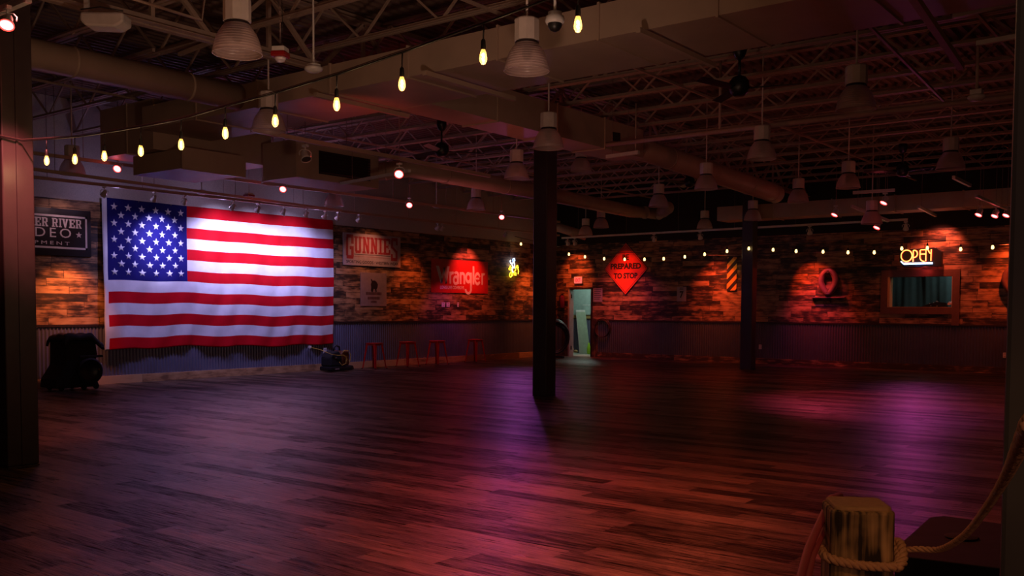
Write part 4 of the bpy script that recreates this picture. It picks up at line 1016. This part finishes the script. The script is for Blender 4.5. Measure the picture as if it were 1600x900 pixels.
# poster
t = board('poster', 'faded pinkish poster with a dark rider silhouette below the white store sign', 'poster', 15.83, 16.70, 1.485, 2.29, SX, .012, M['poster'], .001)
mb = MB(); X_ = .0135
sil = [(-.10,-.04),(-.085,.03),(-.10,.10),(-.07,.16),(-.10,.22),(-.075,.235),(-.04,.19),(.02,.20),(.09,.17),(.14,.10),(.125,.03),(.09,-.02),(.10,-.07),(.06,-.09),(.05,-.02),(-.01,0),(-.03,-.08),(-.07,-.09)]
c = Vector((X_, .0, .02)); vs_ = [c+RY*a*1.0+UZ*b for a, b in sil]
mb.add([c+RY*.02+UZ*.07]+vs_, [(0, i+1, (i+1) % len(sil)+1) for i in range(len(sil))], M['ink']); mb.build('rider_silhouette', t)
mb = MB()
random.seed(3)
for z, w_, h_ in ((-.10, .52, .07), (-.21, .40, .065), (-.30, .20, .05)):
    y = -w_/2
    while y < w_/2:
        q = random.uniform(.02, .04); rect(mb, y, min(y+q, w_/2), z-h_/2, z+h_/2, X_, M['poster_ink']); y += q+.008
mb.build('blurred_lines', t)
# red banner
y0, y1, z0, z1 = 18.33, 20.66, 1.85, 2.73
t = board('denim_banner', 'red banner with large white lettering and a smaller line below on the left wall', 'banner', y0, y1, z0, z1, SX, .012, M['wr_red'], .001)
mb = MB(); X_ = .0135; Wd = y1-y0
def lay(mb, s_, a0, wid, zb_, h_, m, bold=.02): text_into(mb, s_, (0, -Wd/2+a0, -.44+zb_), RY, UZ, NL, wid, h_, m, X_, bold=bold)
Wp = lambda a0, b0: Vector((X_+.0003, -Wd/2+a0, -.44+b0))
for q in (((.17,.70),(.29,.70),(.45,.32),(.40,.24),(.36,.24)), ((.42,.24),(.36,.24),(.47,.66),(.54,.66)), ((.47,.66),(.54,.66),(.60,.24),(.54,.24)), ((.60,.24),(.54,.24),(.60,.70),(.71,.70))):
    mb.add([Wp(*v) for v in q], [tuple(range(len(q)))], M['wr_white'])
def arc_ribbon(mb, c, r, a0, a1, wd_, m, lift=.0005, n=18, sy=1.0):
    vs = []
    for i in range(n+1):
        a = math.radians(a0+(a1-a0)*i/n)
        for rr in (r-wd_/2, r+wd_/2): vs.append(Wp(c[0]+rr*math.cos(a), c[1]+rr*math.sin(a)*sy)+Vector((lift, 0, 0)))
    mb.add(vs, [(2*i, 2*i+1, 2*i+3, 2*i+2) for i in range(n)], m)
def vbar(mb, a, z0_, z1_, wd_=.075): mb.add([Wp(a, z0_), Wp(a+wd_, z0_), Wp(a+wd_, z1_), Wp(a, z1_)], [(0, 1, 2, 3)], M['wr_white'])
Wt = M['wr_white']; cz = .405; rr_ = .125
vbar(mb, .70, .24, .56); arc_ribbon(mb, (.83, .44), .09, 60, 160, .075, Wt)                              # r
arc_ribbon(mb, (.96, .34), .085, 0, 360, .07, Wt, sy=1.1); vbar(mb, 1.015, .24, .50); arc_ribbon(mb, (.985, .47), .075, 0, 150, .07, Wt)   # a
vbar(mb, 1.12, .24, .56); vbar(mb, 1.275, .24, .46); arc_ribbon(mb, (1.235, .455), .077, 0, 180, .075, Wt)    # n
arc_ribbon(mb, (1.48, .42), .095, 0, 360, .072, Wt, sy=1.2); vbar(mb, 1.555, .10, .56); arc_ribbon(mb, (1.48, .11), .112, 180, 360, .072, Wt)   # g
vbar(mb, 1.665, .24, .74, .072)                                                                             # l
arc_ribbon(mb, (1.87, .40), .105, 20, 330, .06, Wt, sy=1.35); mb.add([Wp(1.79, .38), Wp(1.95, .38), Wp(1.95, .43), Wp(1.79, .43)], [(0, 1, 2, 3)], Wt)   # e
vbar(mb, 2.04, .24, .56, .065); arc_ribbon(mb, (2.15, .46), .075, 60, 170, .06, Wt)                         # r
mb.build('large_lettering', t)
mb = MB(); lay(mb, 'LONG LIVE COWBOYS', .34, .96, .10, .085, M['wr_white'], .03); mb.build('small_lettering', t)
# neon rider: blue rider over a yellow bucking horse, bent glass tubes
t = thing('neon_sign', 'small neon sign of a blue rider on a yellow bucking horse', 'neon sign', (SX+.05, 21.78, 2.60), 0)
def neon(parent, pl, m, nm, r=.012, x=0.0):
    MB().tube([Vector((x, a, b)) for a, b in pl], r, m, 8).build(nm, parent)
neon(t, [(-.02,.27),(.04,.28),(.06,.22),(.02,.19),(-.03,.20),(-.03,.26)], M['neon_blue'], 'rider_head', .014)
neon(t, [(.02,.19),(.05,.10),(.03,.0),(-.04,.05),(-.08,.12),(-.02,.16),(.02,.19)], M['neon_white'], 'rider_body', .014)
neon(t, [(-.03,.15),(-.12,.13),(-.17,.20),(-.13,.22)], M['neon_white'], 'rider_arm', .014)
neon(t, [(-.04,.05),(-.06,-.05),(-.02,-.12)], M['neon_blue'], 'rider_leg', .012)
neon(t, [(-.20,-.01),(-.15,.06),(-.11,.02),(-.13,-.06),(-.19,-.05),(-.22,-.02)], M['neon_gold'], 'horse_head', .014)
neon(t, [(-.12,-.04),(-.08,-.14),(.02,-.12),(.10,-.05),(.12,.04),(.20,.02),(.24,-.08),(.22,-.16)], M['neon_gold'], 'horse_back', .014)
neon(t, [(-.10,-.10),(-.17,-.16),(-.19,-.22),(-.13,-.27)], M['neon_gold'], 'horse_foreleg', .013)
neon(t, [(-.06,-.13),(-.05,-.22),(-.10,-.25),(-.08,-.16)], M['neon_gold'], 'horse_foreleg', .013)
neon(t, [(.04,-.12),(.12,-.14),(.12,-.20),(.04,-.19),(.03,-.14)], M['neon_gold'], 'horse_hindleg', .013)
neon(t, [(.13,.06),(.19,.09),(.23,.02)], M['neon_gold'], 'horse_tail', .012)
MB().box((-.05, -.012, -.26), (-.03, .012, .24), M['black']).box((-.05, -.20, -.012), (-.03, .2, .012), M['black']).build('mounting_frame', t)
light_obj('neon_glow', 'POINT', (SX+.16, 21.78, 2.78), 0.35, (.35, .4, 1.0), size=.06)
light_obj('neon_floor_glow', 'SPOT', (SX+.3, 21.78, 2.6), 60, (.55, .08, .70), P(800, 690, Z=0), .14, 60, 1)
light_obj('neon_glow', 'POINT', (SX+.16, 21.78, 2.48), 0.30, (1, .75, .1), size=.06)
# outlets
def outlet(loc, nrm, label, w_=.075, h_=.12, name='wall_outlet', group='wall outlets'):
    t = thing(name, label, 'outlet', loc, 0, group)
    R = UZ.cross(Vector(nrm)); 
    def q(a, b, d): return R*a+UZ*b+Vector(nrm)*d
    mb = MB(); mb.prism([q(-w_/2, -h_/2, 0), q(w_/2, -h_/2, 0), q(w_/2, h_/2, 0), q(-w_/2, h_/2, 0)], Vector(nrm)*.008, M['whitepl']); mb.build('cover_plate', t, .002)
    for s in (-1, 1):
        mb = MB(); mb.prism([q(-.016, s*.028-.014, .008), q(.016, s*.028-.014, .008), q(.016, s*.028+.014, .008), q(-.016, s*.028+.014, .008)], Vector(nrm)*.002, M['gun_white']); mb.build('socket', t)
    return t
for px, lab in ((692.5, 'left one of two square wall boxes below the red banner'), (700, 'right one of two square wall boxes below the red banner')):
    p = P(px, 476, X=XL+.001); outlet(p, NL, lab, .13, .12)
outlet(P(715.5, 476, X=XL+.001), NL, 'narrow switch plate right of the two boxes below the red banner', .06, .12)
outlet(P(507.5, 548, X=XL-.005), NL, 'white wall outlet with a yellow cord plugged in, right of the flag', .10, .13)
outlet(P(1188, 542, Y=YB+.012), NB, 'white outlet on the back wainscot right of the far column')
outlet(P(1570, 555, Y=YB+.012), NB, 'white outlet on the back wainscot at the far right')

# ================================================================== SIGNS, BACK WALL
def back_sign(name, label, cat, x, z, yoff=.004):
    return thing(name, label, cat, (x, YB-yoff, z))
t = back_sign('road_sign', 'orange diamond road work sign with black lettering on the back wall', 'sign', -14.29, 2.61, .025)
R_ = .765
for nm, r_, m, d in (('black_edge', R_, M['ink'], 0.0), ('orange_face', R_-.02, M['road_orange'], -.003)):
    MB().prism([(-r_*.97, d, 0), (0, d, -r_), (r_*.97, d, 0), (0, d, r_)], (0, .012, 0), m).build(nm, t)
mb = MB()
for k in (1,):
    q = R_-.07; w_ = .014
    ring = [(-q, 0), (0, -q), (q, 0), (0, q)]; rin = [(a*(1-w_/q), b*(1-w_/q)) for a, b in ring]
    for i in range(4):
        j = (i+1) % 4; mb.add([(ring[i][0], -.0045, ring[i][1]), (ring[j][0], -.0045, ring[j][1]), (rin[j][0], -.0045, rin[j][1]), (rin[i][0], -.0045, rin[i][1])], [(0, 1, 2, 3)], M['ink'])
for s_, w_, zb_ in (('BE', .22, .25), ('PREPARED', 1.02, -.01), ('TO STOP', .80, -.29)):
    text_into(mb, s_, (-w_/2, 0, zb_), RX, UZ, NB, w_, .17, M['ink'], .005, bold=.05)
mb.build('lettering', t)
t = back_sign('exit_sign', 'glowing red exit sign above the open doorway', 'exit sign', -15.93, 2.30, .05)
MB().box((-.15, 0, -.105), (.15, .05, .105), M['whitepl']).build('housing', t, .006)
MB().box((-.135, -.003, -.09), (.135, .0, .09), M['exit_face']).build('face', t)
mb = MB(); text_into(mb, 'EXIT', (-.085, 0, -.055), RX, UZ, NB, .17, .11, M['exit_red'], .0045, bold=.03)
for s in (-1, 1): mb.add([(s*.125, -.0045, 0), (s*.10, -.0045, .025*s), (s*.10, -.0045, -.025*s)], [(0, 1, 2)], M['exit_red'])
mb.build('lettering', t)
light_obj('exit_glow', 'POINT', (-15.93, YB-.16, 2.30), .5, (1, .05, .04), size=.05)
t = back_sign('posted_notice', 'pale paper notice with text lines right of the doorway', 'notice', -15.25, 1.85, .010)
MB().box((-.16, 0, -.20), (.16, .004, .20), M['paper']).build('sheet', t)
mb = MB()
for k in range(6): mb.box((-.13, -.001, .15-k*.055), (.13-.03*(k % 3), 0, .165-k*.055), M['ink'])
mb.build('text_lines', t)
t = back_sign('number_sign', 'small white panel with a black 7 on the back wall', 'sign', -12.485, 1.865, .012)
MB().box((-.145, 0, -.205), (.145, .01, .205), M['gun_white']).build('panel', t, .004)
mb = MB(); text_into(mb, '7', (-.055, 0, -.11), RX, UZ, NB, .12, .19, M['ink'], .002, bold=.03)
for k in range(3): mb.box((-.06, -.001, .115+k*.025), (.06, 0, .125+k*.025), M['ink'])
mb.build('numeral', t)
t = back_sign('hazard_panel', 'orange and black diagonally striped barricade panel left of the far column', 'sign', -10.975, 2.40, .03)
hw, hh = .145, .455
mb = MB().box((-hw, 0, -hh), (hw, .02, hh), M['ink']); mb.build('black_panel', t, .01)
mb = MB(); per = .27
def clip(poly, zlo, zhi):
    def cut(pl, z, keep):
        out = []
        for i in range(len(pl)):
            a, b = pl[i], pl[(i+1) % len(pl)]
            ia, ib = keep(a[1]), keep(b[1])
            if ia: out.append(a)
            if ia != ib:
                tt = (z-a[1])/(b[1]-a[1]); out.append((a[0]+(b[0]-a[0])*tt, z))
        return out
    pl = cut(poly, zlo, lambda v: v >= zlo)
    return cut(pl, zhi, lambda v: v <= zhi) if pl else pl
k = -hh-.5
while k < hh+.3:
    pl = clip([(-hw+.006, k), (hw-.006, k+2*hw), (hw-.006, k+2*hw+per*.5), (-hw+.006, k+per*.5)], -hh+.006, hh-.006)
    if len(pl) > 2: mb.add([(a, -.0012, b) for a, b in pl], [tuple(range(len(pl)))], M['haz_orange'])
    k += per
mb.build('orange_stripes', t)
def collar(x, z, label, shelf=True):
    t = thing('horse_collar', label, 'horse collar', (x, YB-.03, z), 0, 'leather horse collars')
    ring = []; rad = []
    for k in range(40):
        a = 2*math.pi*k/40; rx = .185*(1-.42*max(0, -math.sin(a))**1.3); rz = .29
        ring.append((rx*math.cos(a), -.07, rz*math.sin(a))); rad.append(.066+.015*abs(math.cos(a)))
    MB().tube(ring, .06, M['leather'], 12, closed=True, radii=rad).build('padded_ring', t)
    ring = [(.155*math.cos(a)*1.0, -.125, .255*math.sin(a)) for a in [2*math.pi*k/40 for k in range(40)]]
    MB().tube(ring, .014, M['leather_dark'], 8, closed=True).build('hame', t)
    MB().sphere((0, -.08, -.30), .085, M['leather_dark'], 12, (1.3, .8, .8)).build('bottom_strap', t)
    MB().box((-.03, -.14, .22), (.03, -.05, .30), M['leather_dark']).build('top_buckle', t, .01)
    return t
collar(-8.33, 2.14, 'reddish leather horse collar hanging above the little shelf')
collar(-4.12, 2.12, 'second leather horse collar partly hidden by the right edge column')
t = thing('wall_shelf', 'small dark bracket shelf under the reddish horse collar', 'shelf', (-8.33, YB, 1.74))
MB().box((-.42, -.13, 0), (.42, 0, .03), M['leather']).build('board', t, .003)
for x in (-.40, 0.02): MB().prism([(x, 0, 0), (x, -.11, 0), (x, -.09, -.04), (x, 0, -.11)], (.03, 0, 0), M['ink']).build('bracket', t)

# OPEN neon
t = thing('open_sign', 'glowing neon open sign in a black case above the window opening', 'neon sign', (-6.12, YB-.30, 2.69))
sh = [(-.45, .20), (.36, .235), (.50, .12), (.50, -.225), (-.34, -.225), (-.45, -.10)]
MB().prism([(a, 0, b) for a, b in sh], (0, .14, 0), M['black']).build('case', t, .008)
def tb(pl, m, nm, r=.013, y=-.03): MB().tube([Vector((a, y, b)) for a, b in pl], r, m, 8).build(nm, t)
def circ(cx, cz, rx, rz, a0, a1, n=28): return [(cx+rx*math.cos(math.radians(a0+(a1-a0)*i/n)), cz+rz*math.sin(math.radians(a0+(a1-a0)*i/n))) for i in range(n+1)]
letters = {'letter_o': [circ(-.275, .045, .125, .135, 0, 360)],
 'letter_p': [[(-.125, -.10), (-.125, .16)]+circ(-.105, .085, .075, .085, 95, -90)],
 'letter_e': [[(.17, .175), (.05, .175), (.03, .16), (.03, .03)]+circ(.13, .0, .10, .10, 180, 270), [(.03, .075), (.16, .075)]],
 'letter_n': [[(.16, -.095), (.16, .175), (.20, .175), (.245, .09), (.27, .09)], [(.275, .18), (.275, -.09)]]}
for nm, pls in letters.items():
    mby = MB(); mbr = MB()
    for pl in pls:
        mby.tube([Vector((a, -.035, b)) for a, b in pl], .0085, M['neon_yellow'], 8)
        mbr.tube([Vector((a, -.012, b)) for a, b in pl], .017, M['neon_red'], 8)
    o = mby.build(nm, t); mbr.build('red_outline', o)
tb([(-.40, -.085), (-.34, -.135), (.31, -.135)], M['neon_white'], 'blue_underline', .014)
tb([(-.38, -.11), (-.33, -.155), (.31, -.155)], M['neon_blue'], 'blue_underline', .012, -.02)
for x in (-.22, .1):
    MB().tube([(x, .07, .22), (x+.04, .07, .8), (x+.05, .07, 2.46)], .004, M['ink'], 5).build('hanging_chain', t)
light_obj('open_glow', 'POINT', (-6.1, YB-.46, 2.82), 1.0, (1, .10, .06), size=.1)
light_obj('open_glow', 'POINT', (-6.15, YB-.42, 2.50), .35, (.25, .3, 1), size=.1)
light_obj('open_top_glow', 'SPOT', (-5.6, YB-.6, 3.6), 150, (1, .15, .09), (-5.75, YB, 2.75), .05, 86, 1)
light_obj('open_glow', 'POINT', (-6.0, YB-.2, 2.40), 1.5, (1, .06, .04), size=.06)
light_obj('open_floor_glow', 'SPOT', (-6.1, YB-.5, 2.6), 60, (.75, .06, .50), P(1440, 690, Z=0), .14, 60, 1)

# fire extinguisher left of the door
t = thing('fire_extinguisher', 'glossy dark red fire extinguisher hung left of the doorway', 'fire extinguisher', (-16.47, YB-.10, 1.46))
MB().lathe([(.001, 0), (.07, 0), (.08, .02), (.08, .30), (.06, .36), (.028, .39), (.001, .39)], M['ext_red'], n=20).build('cylinder', t)
MB().box((-.03, -.03, .385), (.03, .03, .42), M['black']).build('valve', t, .004)
MB().bar((-.02, 0, .42), (.10, -.02, .45), .02, .012, M['black']).build('handle', t)
MB().tube([(-.03, 0, .40), (-.09, -.01, .36), (-.10, -.02, .2), (-.09, -.02, .08)], .011, M['black'], 8).build('hose', t)

# coils on the back wall
def coil(name, label, cat, c, nrm, r, n, tr, m, tilt=0.0, sz=1.0):
    t = thing(name, label, cat, c); nrm = Vector(nrm).normalized(); R = UZ.cross(nrm).normalized(); U = nrm.cross(R)
    for k in range(n):
        rr = r*(1-.045*k+random.uniform(-.02, .02)); off = nrm*(tr*1.6*(k % 3))+UZ*(-.012*k)
        pts = [R*(rr*math.cos(a))+U*(rr*sz*math.sin(a))+off for a in [2*math.pi*i/40 for i in range(40)]]
        MB().tube(pts, tr, M[m], 8, closed=True).build('loop', t)
    return t
coil('rope_coil', 'thin dark rope coil hanging on the wainscot right of the doorway', 'rope', (-15.06, YB-.03, .88), NB, .27, 3, .012, 'leather_dark')
hc = coil('hose_coil', 'large coil of thick black hose standing behind the middle column', 'hose', (-16.05, 22.9, .62), (0.80, -0.60, 0), .46, 5, .035, 'cable', sz=1.08)
MB().tube([(-.40, -.30, -.55), (-.30, -.2, -.1), (-.38, -.28, .2)], .03, M['cable'], 8).build('tail_end', hc)
MB().box((-.35, -.06, -.62), (.35, .06, -.56), M['black']).build('stand_foot', hc, .01)

# ================================================================== STOOLS
def stool(loc, rz, label):
    t = thing('metal_stool', label, 'stool', loc, rz, 'red metal stools along the left wall')
    H_, s, b = .61, .152, .205
    mb = MB(); mb.box((-s, -s, H_-.022), (s, s, H_), M['stool_red']); mb.box((-s+.02, -s+.02, H_-.06), (s-.02, s-.02, H_-.022), M['stool_red'])
    mb.build('seat', t, .012)
    for sx in (-1, 1):
        for sy in (-1, 1):
            mb = MB(); top = Vector((sx*(s-.012), sy*(s-.012), H_-.03)); bot = Vector((sx*b, sy*b, 0))
            # folded sheet leg: two tapering flanges
            for ax in (Vector((-sx, 0, 0)), Vector((0, -sy, 0))):
                o_ = Vector((0, 0, 0)); w1, w2 = .062, .028
                q = [top, top+ax*w1, bot+ax*w2, bot]
                nn = Vector((0, -sy, 0)) if ax.x else Vector((-sx, 0, 0))
                mb.prism(q, nn*.003, M['stool_red'])
            mb.build('leg', t)
            MB().box((bot.x-.016, bot.y-.016, 0), (bot.x+.016, bot.y+.016, .016), M['black']).build('foot_cap', t)
    for k, zz in ((0, .20), (1, .26)):
        f = (zz/(H_-.03)); e = b+(s-b)*f
        pr = ((-e, -e, zz), (e, e, zz)) if k == 0 else ((-e, e, zz), (e, -e, zz))
        MB().bar(pr[0], pr[1], .022, .004, M['stool_red']).build('cross_brace', t)
    return t
for px, py, rz, lab in ((585, 571, .10, 'leftmost red metal stool against the left wall beside the machine with the yellow cord'), (637, 569, -.05, 'second red metal stool, below the white store sign'),
                    (683, 565, .04, 'third red metal stool, below the red banner'), (743, 561, .0, 'rightmost red metal stool in the dark below the red banner')):
    p = P(px, 540, X=XL+.38); p.z = 0; stool(p, rz, lab)

# ================================================================== CARPET BLOWER WITH YELLOW CORD
t = thing('floor_blower', 'black floor machine with a yellow cord plugged in below the right end of the flag', 'machine', (XL+.42, P(527, 560, X=XL+.42).y, 0), math.radians(90))
MB().box((-.36, -.20, .02), (.26, .20, .12), M['black']).build('base', t, .03)
mb = MB(); prf = [(-.34, .12), (-.34, .32), (-.26, .44), (-.10, .47), (-.02, .38), (.0, .12)]
mb.prism([(a, -.17, b) for a, b in prf], (0, .34, 0), M['blackmatte']); mb.build('fan_housing', t, .03)
mb = MB(); prf = [(.0, .13), (-.02, .40), (.03, .47), (.20, .46), (.24, .36), (.22, .13)]
mb.prism([(a, -.16, b) for a, b in prf], (0, .32, 0), M['brown_panel']); mb.build('canister', t, .03)
MB().prism([(.26, -.18, .02), (.38, -.16, .03), (.36, -.14, .12), (.26, -.16, .13)], (0, .33, 0), M['black']).build('front_lip', t, .02)
MB().tube([(-.12, 0, .45), (-.10, 0, .55), (-.02, 0, .58), (.06, 0, .55), (.07, 0, .46)], .02, M['black'], 8).build('carry_handle', t)
MB().box((-.24, -.202, .055), (-.12, -.199, .075), M['gun_white']).build('name_strip', t)
MB().box((-.22, -.174, .30), (-.17, -.170, .33), M['gun_white']).build('label_patch', t)
cd_ = [(-.50, .36, .55), (-.42, .10, .50), (-.33, -.18, .40), (-.15, -.20, .37), (.02, -.19, .37), (.10, -.2, .33), (.08, -.2, .18), (-.04, -.2, .14), (-.12, -.2, .22)]
MB().tube(cd_, .008, M['yellow_cord'], 6).build('power_cord', t)
MB().tube([(.0, -.18, .42), (.04, -.18, .475), (.18, -.18, .47), (.24, -.19, .36), (.20, -.19, .20), (.06, -.185, .34), (.02, -.18, .36)], .009, M['yellow_cord'], 6).build('cord_loop', t)
MB().box((-.53, .33, .52), (-.47, .39, .58), M['white']).build('plug', t, .005)

# ================================================================== COVERED MACHINE
t = thing('covered_scrubber', 'bulky black floor machine under a draped charcoal cover left of the flag', 'machine', (XL+.60, 8.42, 0), math.radians(90))
mb = MB(); prf = [(-.42, .0+.05), (-.40, .20), (-.24, .44), (-.23, .86), (.30, .86), (.34, .62), (.28, .40), (.32, .18), (.38, .05)]
mb.prism([(a, -.28, b) for a, b in prf], (0, .56, 0), M['blackmatte']); mb.build('body', t, .03)
nx, ny = 36, 20; vs = []; fs = []
for i in range(nx+1):
    for j in range(ny+1):
        a = -.27+.71*i/nx; b = -.33+.66*j/ny
        u = i/nx; v = abs(2*j/ny-1)
        z = .90+.07*math.sin(min(1, (u+.08)*4)*1.57)-.16*max(0, u-.72)/.28-.10*max(0, v-.88)/.12*1.0-.14*max(0, .05-u)/.05*.5
        z += .012*math.sin(a*19+b*9)+.008*math.sin(b*31-a*12)
        vs.append((a, b, z))
for i in range(nx):
    for j in range(ny): fs.append((i*(ny+1)+j, (i+1)*(ny+1)+j, (i+1)*(ny+1)+j+1, i*(ny+1)+j+1))
o = MB().add(vs, fs, M['cover'], True).build('draped_cover', t)
so = o.modifiers.new('t', 'SOLIDIFY'); so.thickness = .04; so.offset = -1
q4 = Matrix.Rotation(math.radians(90), 4, 'X')
MB().lathe([(.18, -.02), (.22, .0), (.23, .05), (.20, .08)], M['cover'], (.16, -.30, .33), 28, M4=q4).build('fan_ring', t)
MB().lathe([(.001, .0), (.16, .0), (.17, .02)], M['black'], (.16, -.30, .33), 24, M4=q4).build('fan_cavity', t)
MB().box((.0, -.31, .56), (.42, -.27, .60), M['cover']).build('front_bar', t, .008)
MB().box((.34, -.29, .33), (.40, -.2, .37), M['tanwood']).build('latch', t)
MB().sphere((.40, -.26, .44), .022, M['pink_glass'], 8).build('chrome_knob', t)
for x in (-.28, .12, .34):
    for y in (-.2, .2):
        MB().lathe([(.001, -.02), (.045, -.02), (.05, 0), (.045, .02), (.001, .02)], M['black'], (x, y, .05), 16, M4=q4).build('wheel', t)
t = thing('hanging_hose', 'dark narrow hanging bundle on the wainscot beside the near column', 'hose', (XL+.03, 7.62, .95))
MB().tube([(0.03, 0, 0), (.06, -.04, -.12), (.06, .03, -.45), (.05, .06, -.62), (.04, 0, -.66), (.05, -.06, -.5), (.05, -.05, -.1)], .03, M['blackmatte'], 8).build('bundle', t)
MB().tube([(0, 0, .02), (.05, 0, .0)], .012, M['black'], 6).build('hook', t)

# ================================================================== FOREGROUND: POST, ROPES, SUB CABINET
t = thing('timber_post', 'weathered square timber post at lower right with a rope knotted around it', 'post', (-.705, 2.255, 0), YAW-.12)
h = .071; mb = MB(); ch_ = .014
pr = [(-h+ch_, -h), (h-ch_, -h), (h, -h+ch_), (h, h-ch_), (h-ch_, h), (-h+ch_, h), (-h, h-ch_), (-h, -h+ch_)]
mb.prism([(a, b, 0) for a, b in pr], (0, 0, .99), M['post']); mb.build('shaft', t, .008)
mb = MB(); mb.prism([(a*.9, b*.9, .985) for a, b in pr], (0, 0, .014), M['post_top']); mb.build('sawn_top', t, .006)
def rope_tube(pts, r, m, name, parent, twist=220.0, sub=10):
    """three-strand rope along a smoothed path"""
    P_ = [Vector(p) for p in pts]; path = []
    for i in range(len(P_)-1):
        p0 = P_[max(i-1, 0)]; p1 = P_[i]; p2 = P_[i+1]; p3 = P_[min(i+2, len(P_)-1)]
        for k in range(sub):
            s = k/sub
            path.append(0.5*((2*p1)+(p2-p0)*s+(2*p0-5*p1+4*p2-p3)*s*s+(3*p1-p0-3*p2+p3)*s**3))
    path.append(P_[-1]); mb = MB(); acc = [0]
    for i in range(1, len(path)): acc.append(acc[-1]+(path[i]-path[i-1]).length)
    # resample
    L = acc[-1]; n = max(8, int(L/.008)); rs = []; j = 0
    for i in range(n+1):
        d = L*i/n
        while j < len(acc)-2 and acc[j+1] < d: j += 1
        f = (d-acc[j])/max(1e-9, acc[j+1]-acc[j]); rs.append(path[j].lerp(path[j+1], f))
    frames = []; t0 = (rs[1]-rs[0]).normalized(); nn = t0.orthogonal().normalized()
    for i, p in enumerate(rs):
        tt = (rs[min(i+1, n)]-rs[max(i-1, 0)]).normalized(); nn = (nn-tt*nn.dot(tt)).normalized(); frames.append((p, nn.copy(), tt.cross(nn)))
    for s in range(3):
        sp_ = []
        for i, (p, a, b) in enumerate(frames):
            ang = L*i/n*twist*0.6+s*2*math.pi/3
            sp_.append(p+(a*math.cos(ang)+b*math.sin(ang))*r*.5)
        mb.tube(sp_, r*.56, M[m], 7)
    return mb.build(name, parent)
PB = Vector((-.705, 2.255, 0)); rr = Matrix.Rotation(YAW-.12, 3, 'Z')
def pl(a, b, z): return PB+rr @ Vector((a, b, 0))+Vector((0, 0, z))
hr = h+.010
t = thing('barrier_rope', 'tan twisted rope looped around the timber post and sagging off to the right column', 'rope', (0, 0, 0))
rope_tube([pl(-hr, hr, .895), pl(-hr, 0, .885), pl(-hr, -hr+.01, .882), pl(-.03, -hr-.002, .872), pl(.03, -hr-.004, .868), pl(hr-.01, -hr, .872), pl(hr+.004, -.03, .892), pl(hr+.002, .03, .902), pl(hr-.01, hr, .90), pl(0, hr+.004, .90), pl(-hr, hr, .895)], .0115, 'rope', 'post_loop', t)
rope_tube([pl(hr-.015, -hr-.010, .866), pl(hr+.004, -hr+.01, .880), pl(hr+.012, -.03, .900), pl(hr+.014, .012, .905), pl(hr+.006, .02, .888), pl(hr+.010, .0, .876)], .0115, 'rope', 'knot', t)
rope_tube([pl(hr+.004, .0, .885), P(1432, 858, X=-.58), P(1470, 858, X=-.52), P(1505, 838, X=-.44), P(1535, 803, X=-.36), P(1570, 748, X=-.25), P(1610, 660, X=-.12)], .0075, 'rope', 'sagging_run', t)
t = thing('red_rope', 'smooth pinkish red rope curving down to the left from behind the timber post', 'rope', (0, 0, 0))
e = P(1240, 905, Y=1.75)
MB().tube([P(1312, 775, Y=2.40), P(1299, 779, Y=2.33), P(1291, 796, Y=2.27), P(1276, 828, Y=2.2), P(1262, 860, Y=2.12), P(1251, 900, Y=2.0), P(1246, 950, Y=1.9)], .0095, M['strap'], 10).build('upper_strand', t)
MB().tube([P(1300, 800, Y=2.38), P(1293, 812, Y=2.3), P(1283, 838, Y=2.22), P(1270, 868, Y=2.12), P(1262, 905, Y=2.0), P(1258, 950, Y=1.9)], .0075, M['strap'], 10).build('lower_strand', t)
t = thing('bass_speaker', 'black speaker cabinet with chamfered corners behind the timber post', 'speaker', (0, 0, 0))
pts = [P(1398, 868, Z=.6), P(1405, 850, Z=.6), P(1452, 808, Z=.6), P(1474, 805.5, Z=.6), P(1640, 828, Z=.6), P(1660, 900, Z=.6)]
mb = MB(); mb.prism([(p.x, p.y, 0.02) for p in pts][::-1], (0, 0, .58), M['cover']); mb.build('cabinet', t, .006)
c = sum((p for p in pts), Vector())/len(pts)
MB().lathe([(.001, 0), (.05, 0), (.06, .004), (.055, .006), (.001, .006)], M['blackmatte'], (c.x, c.y, .6), 24).build('pole_cup', t)
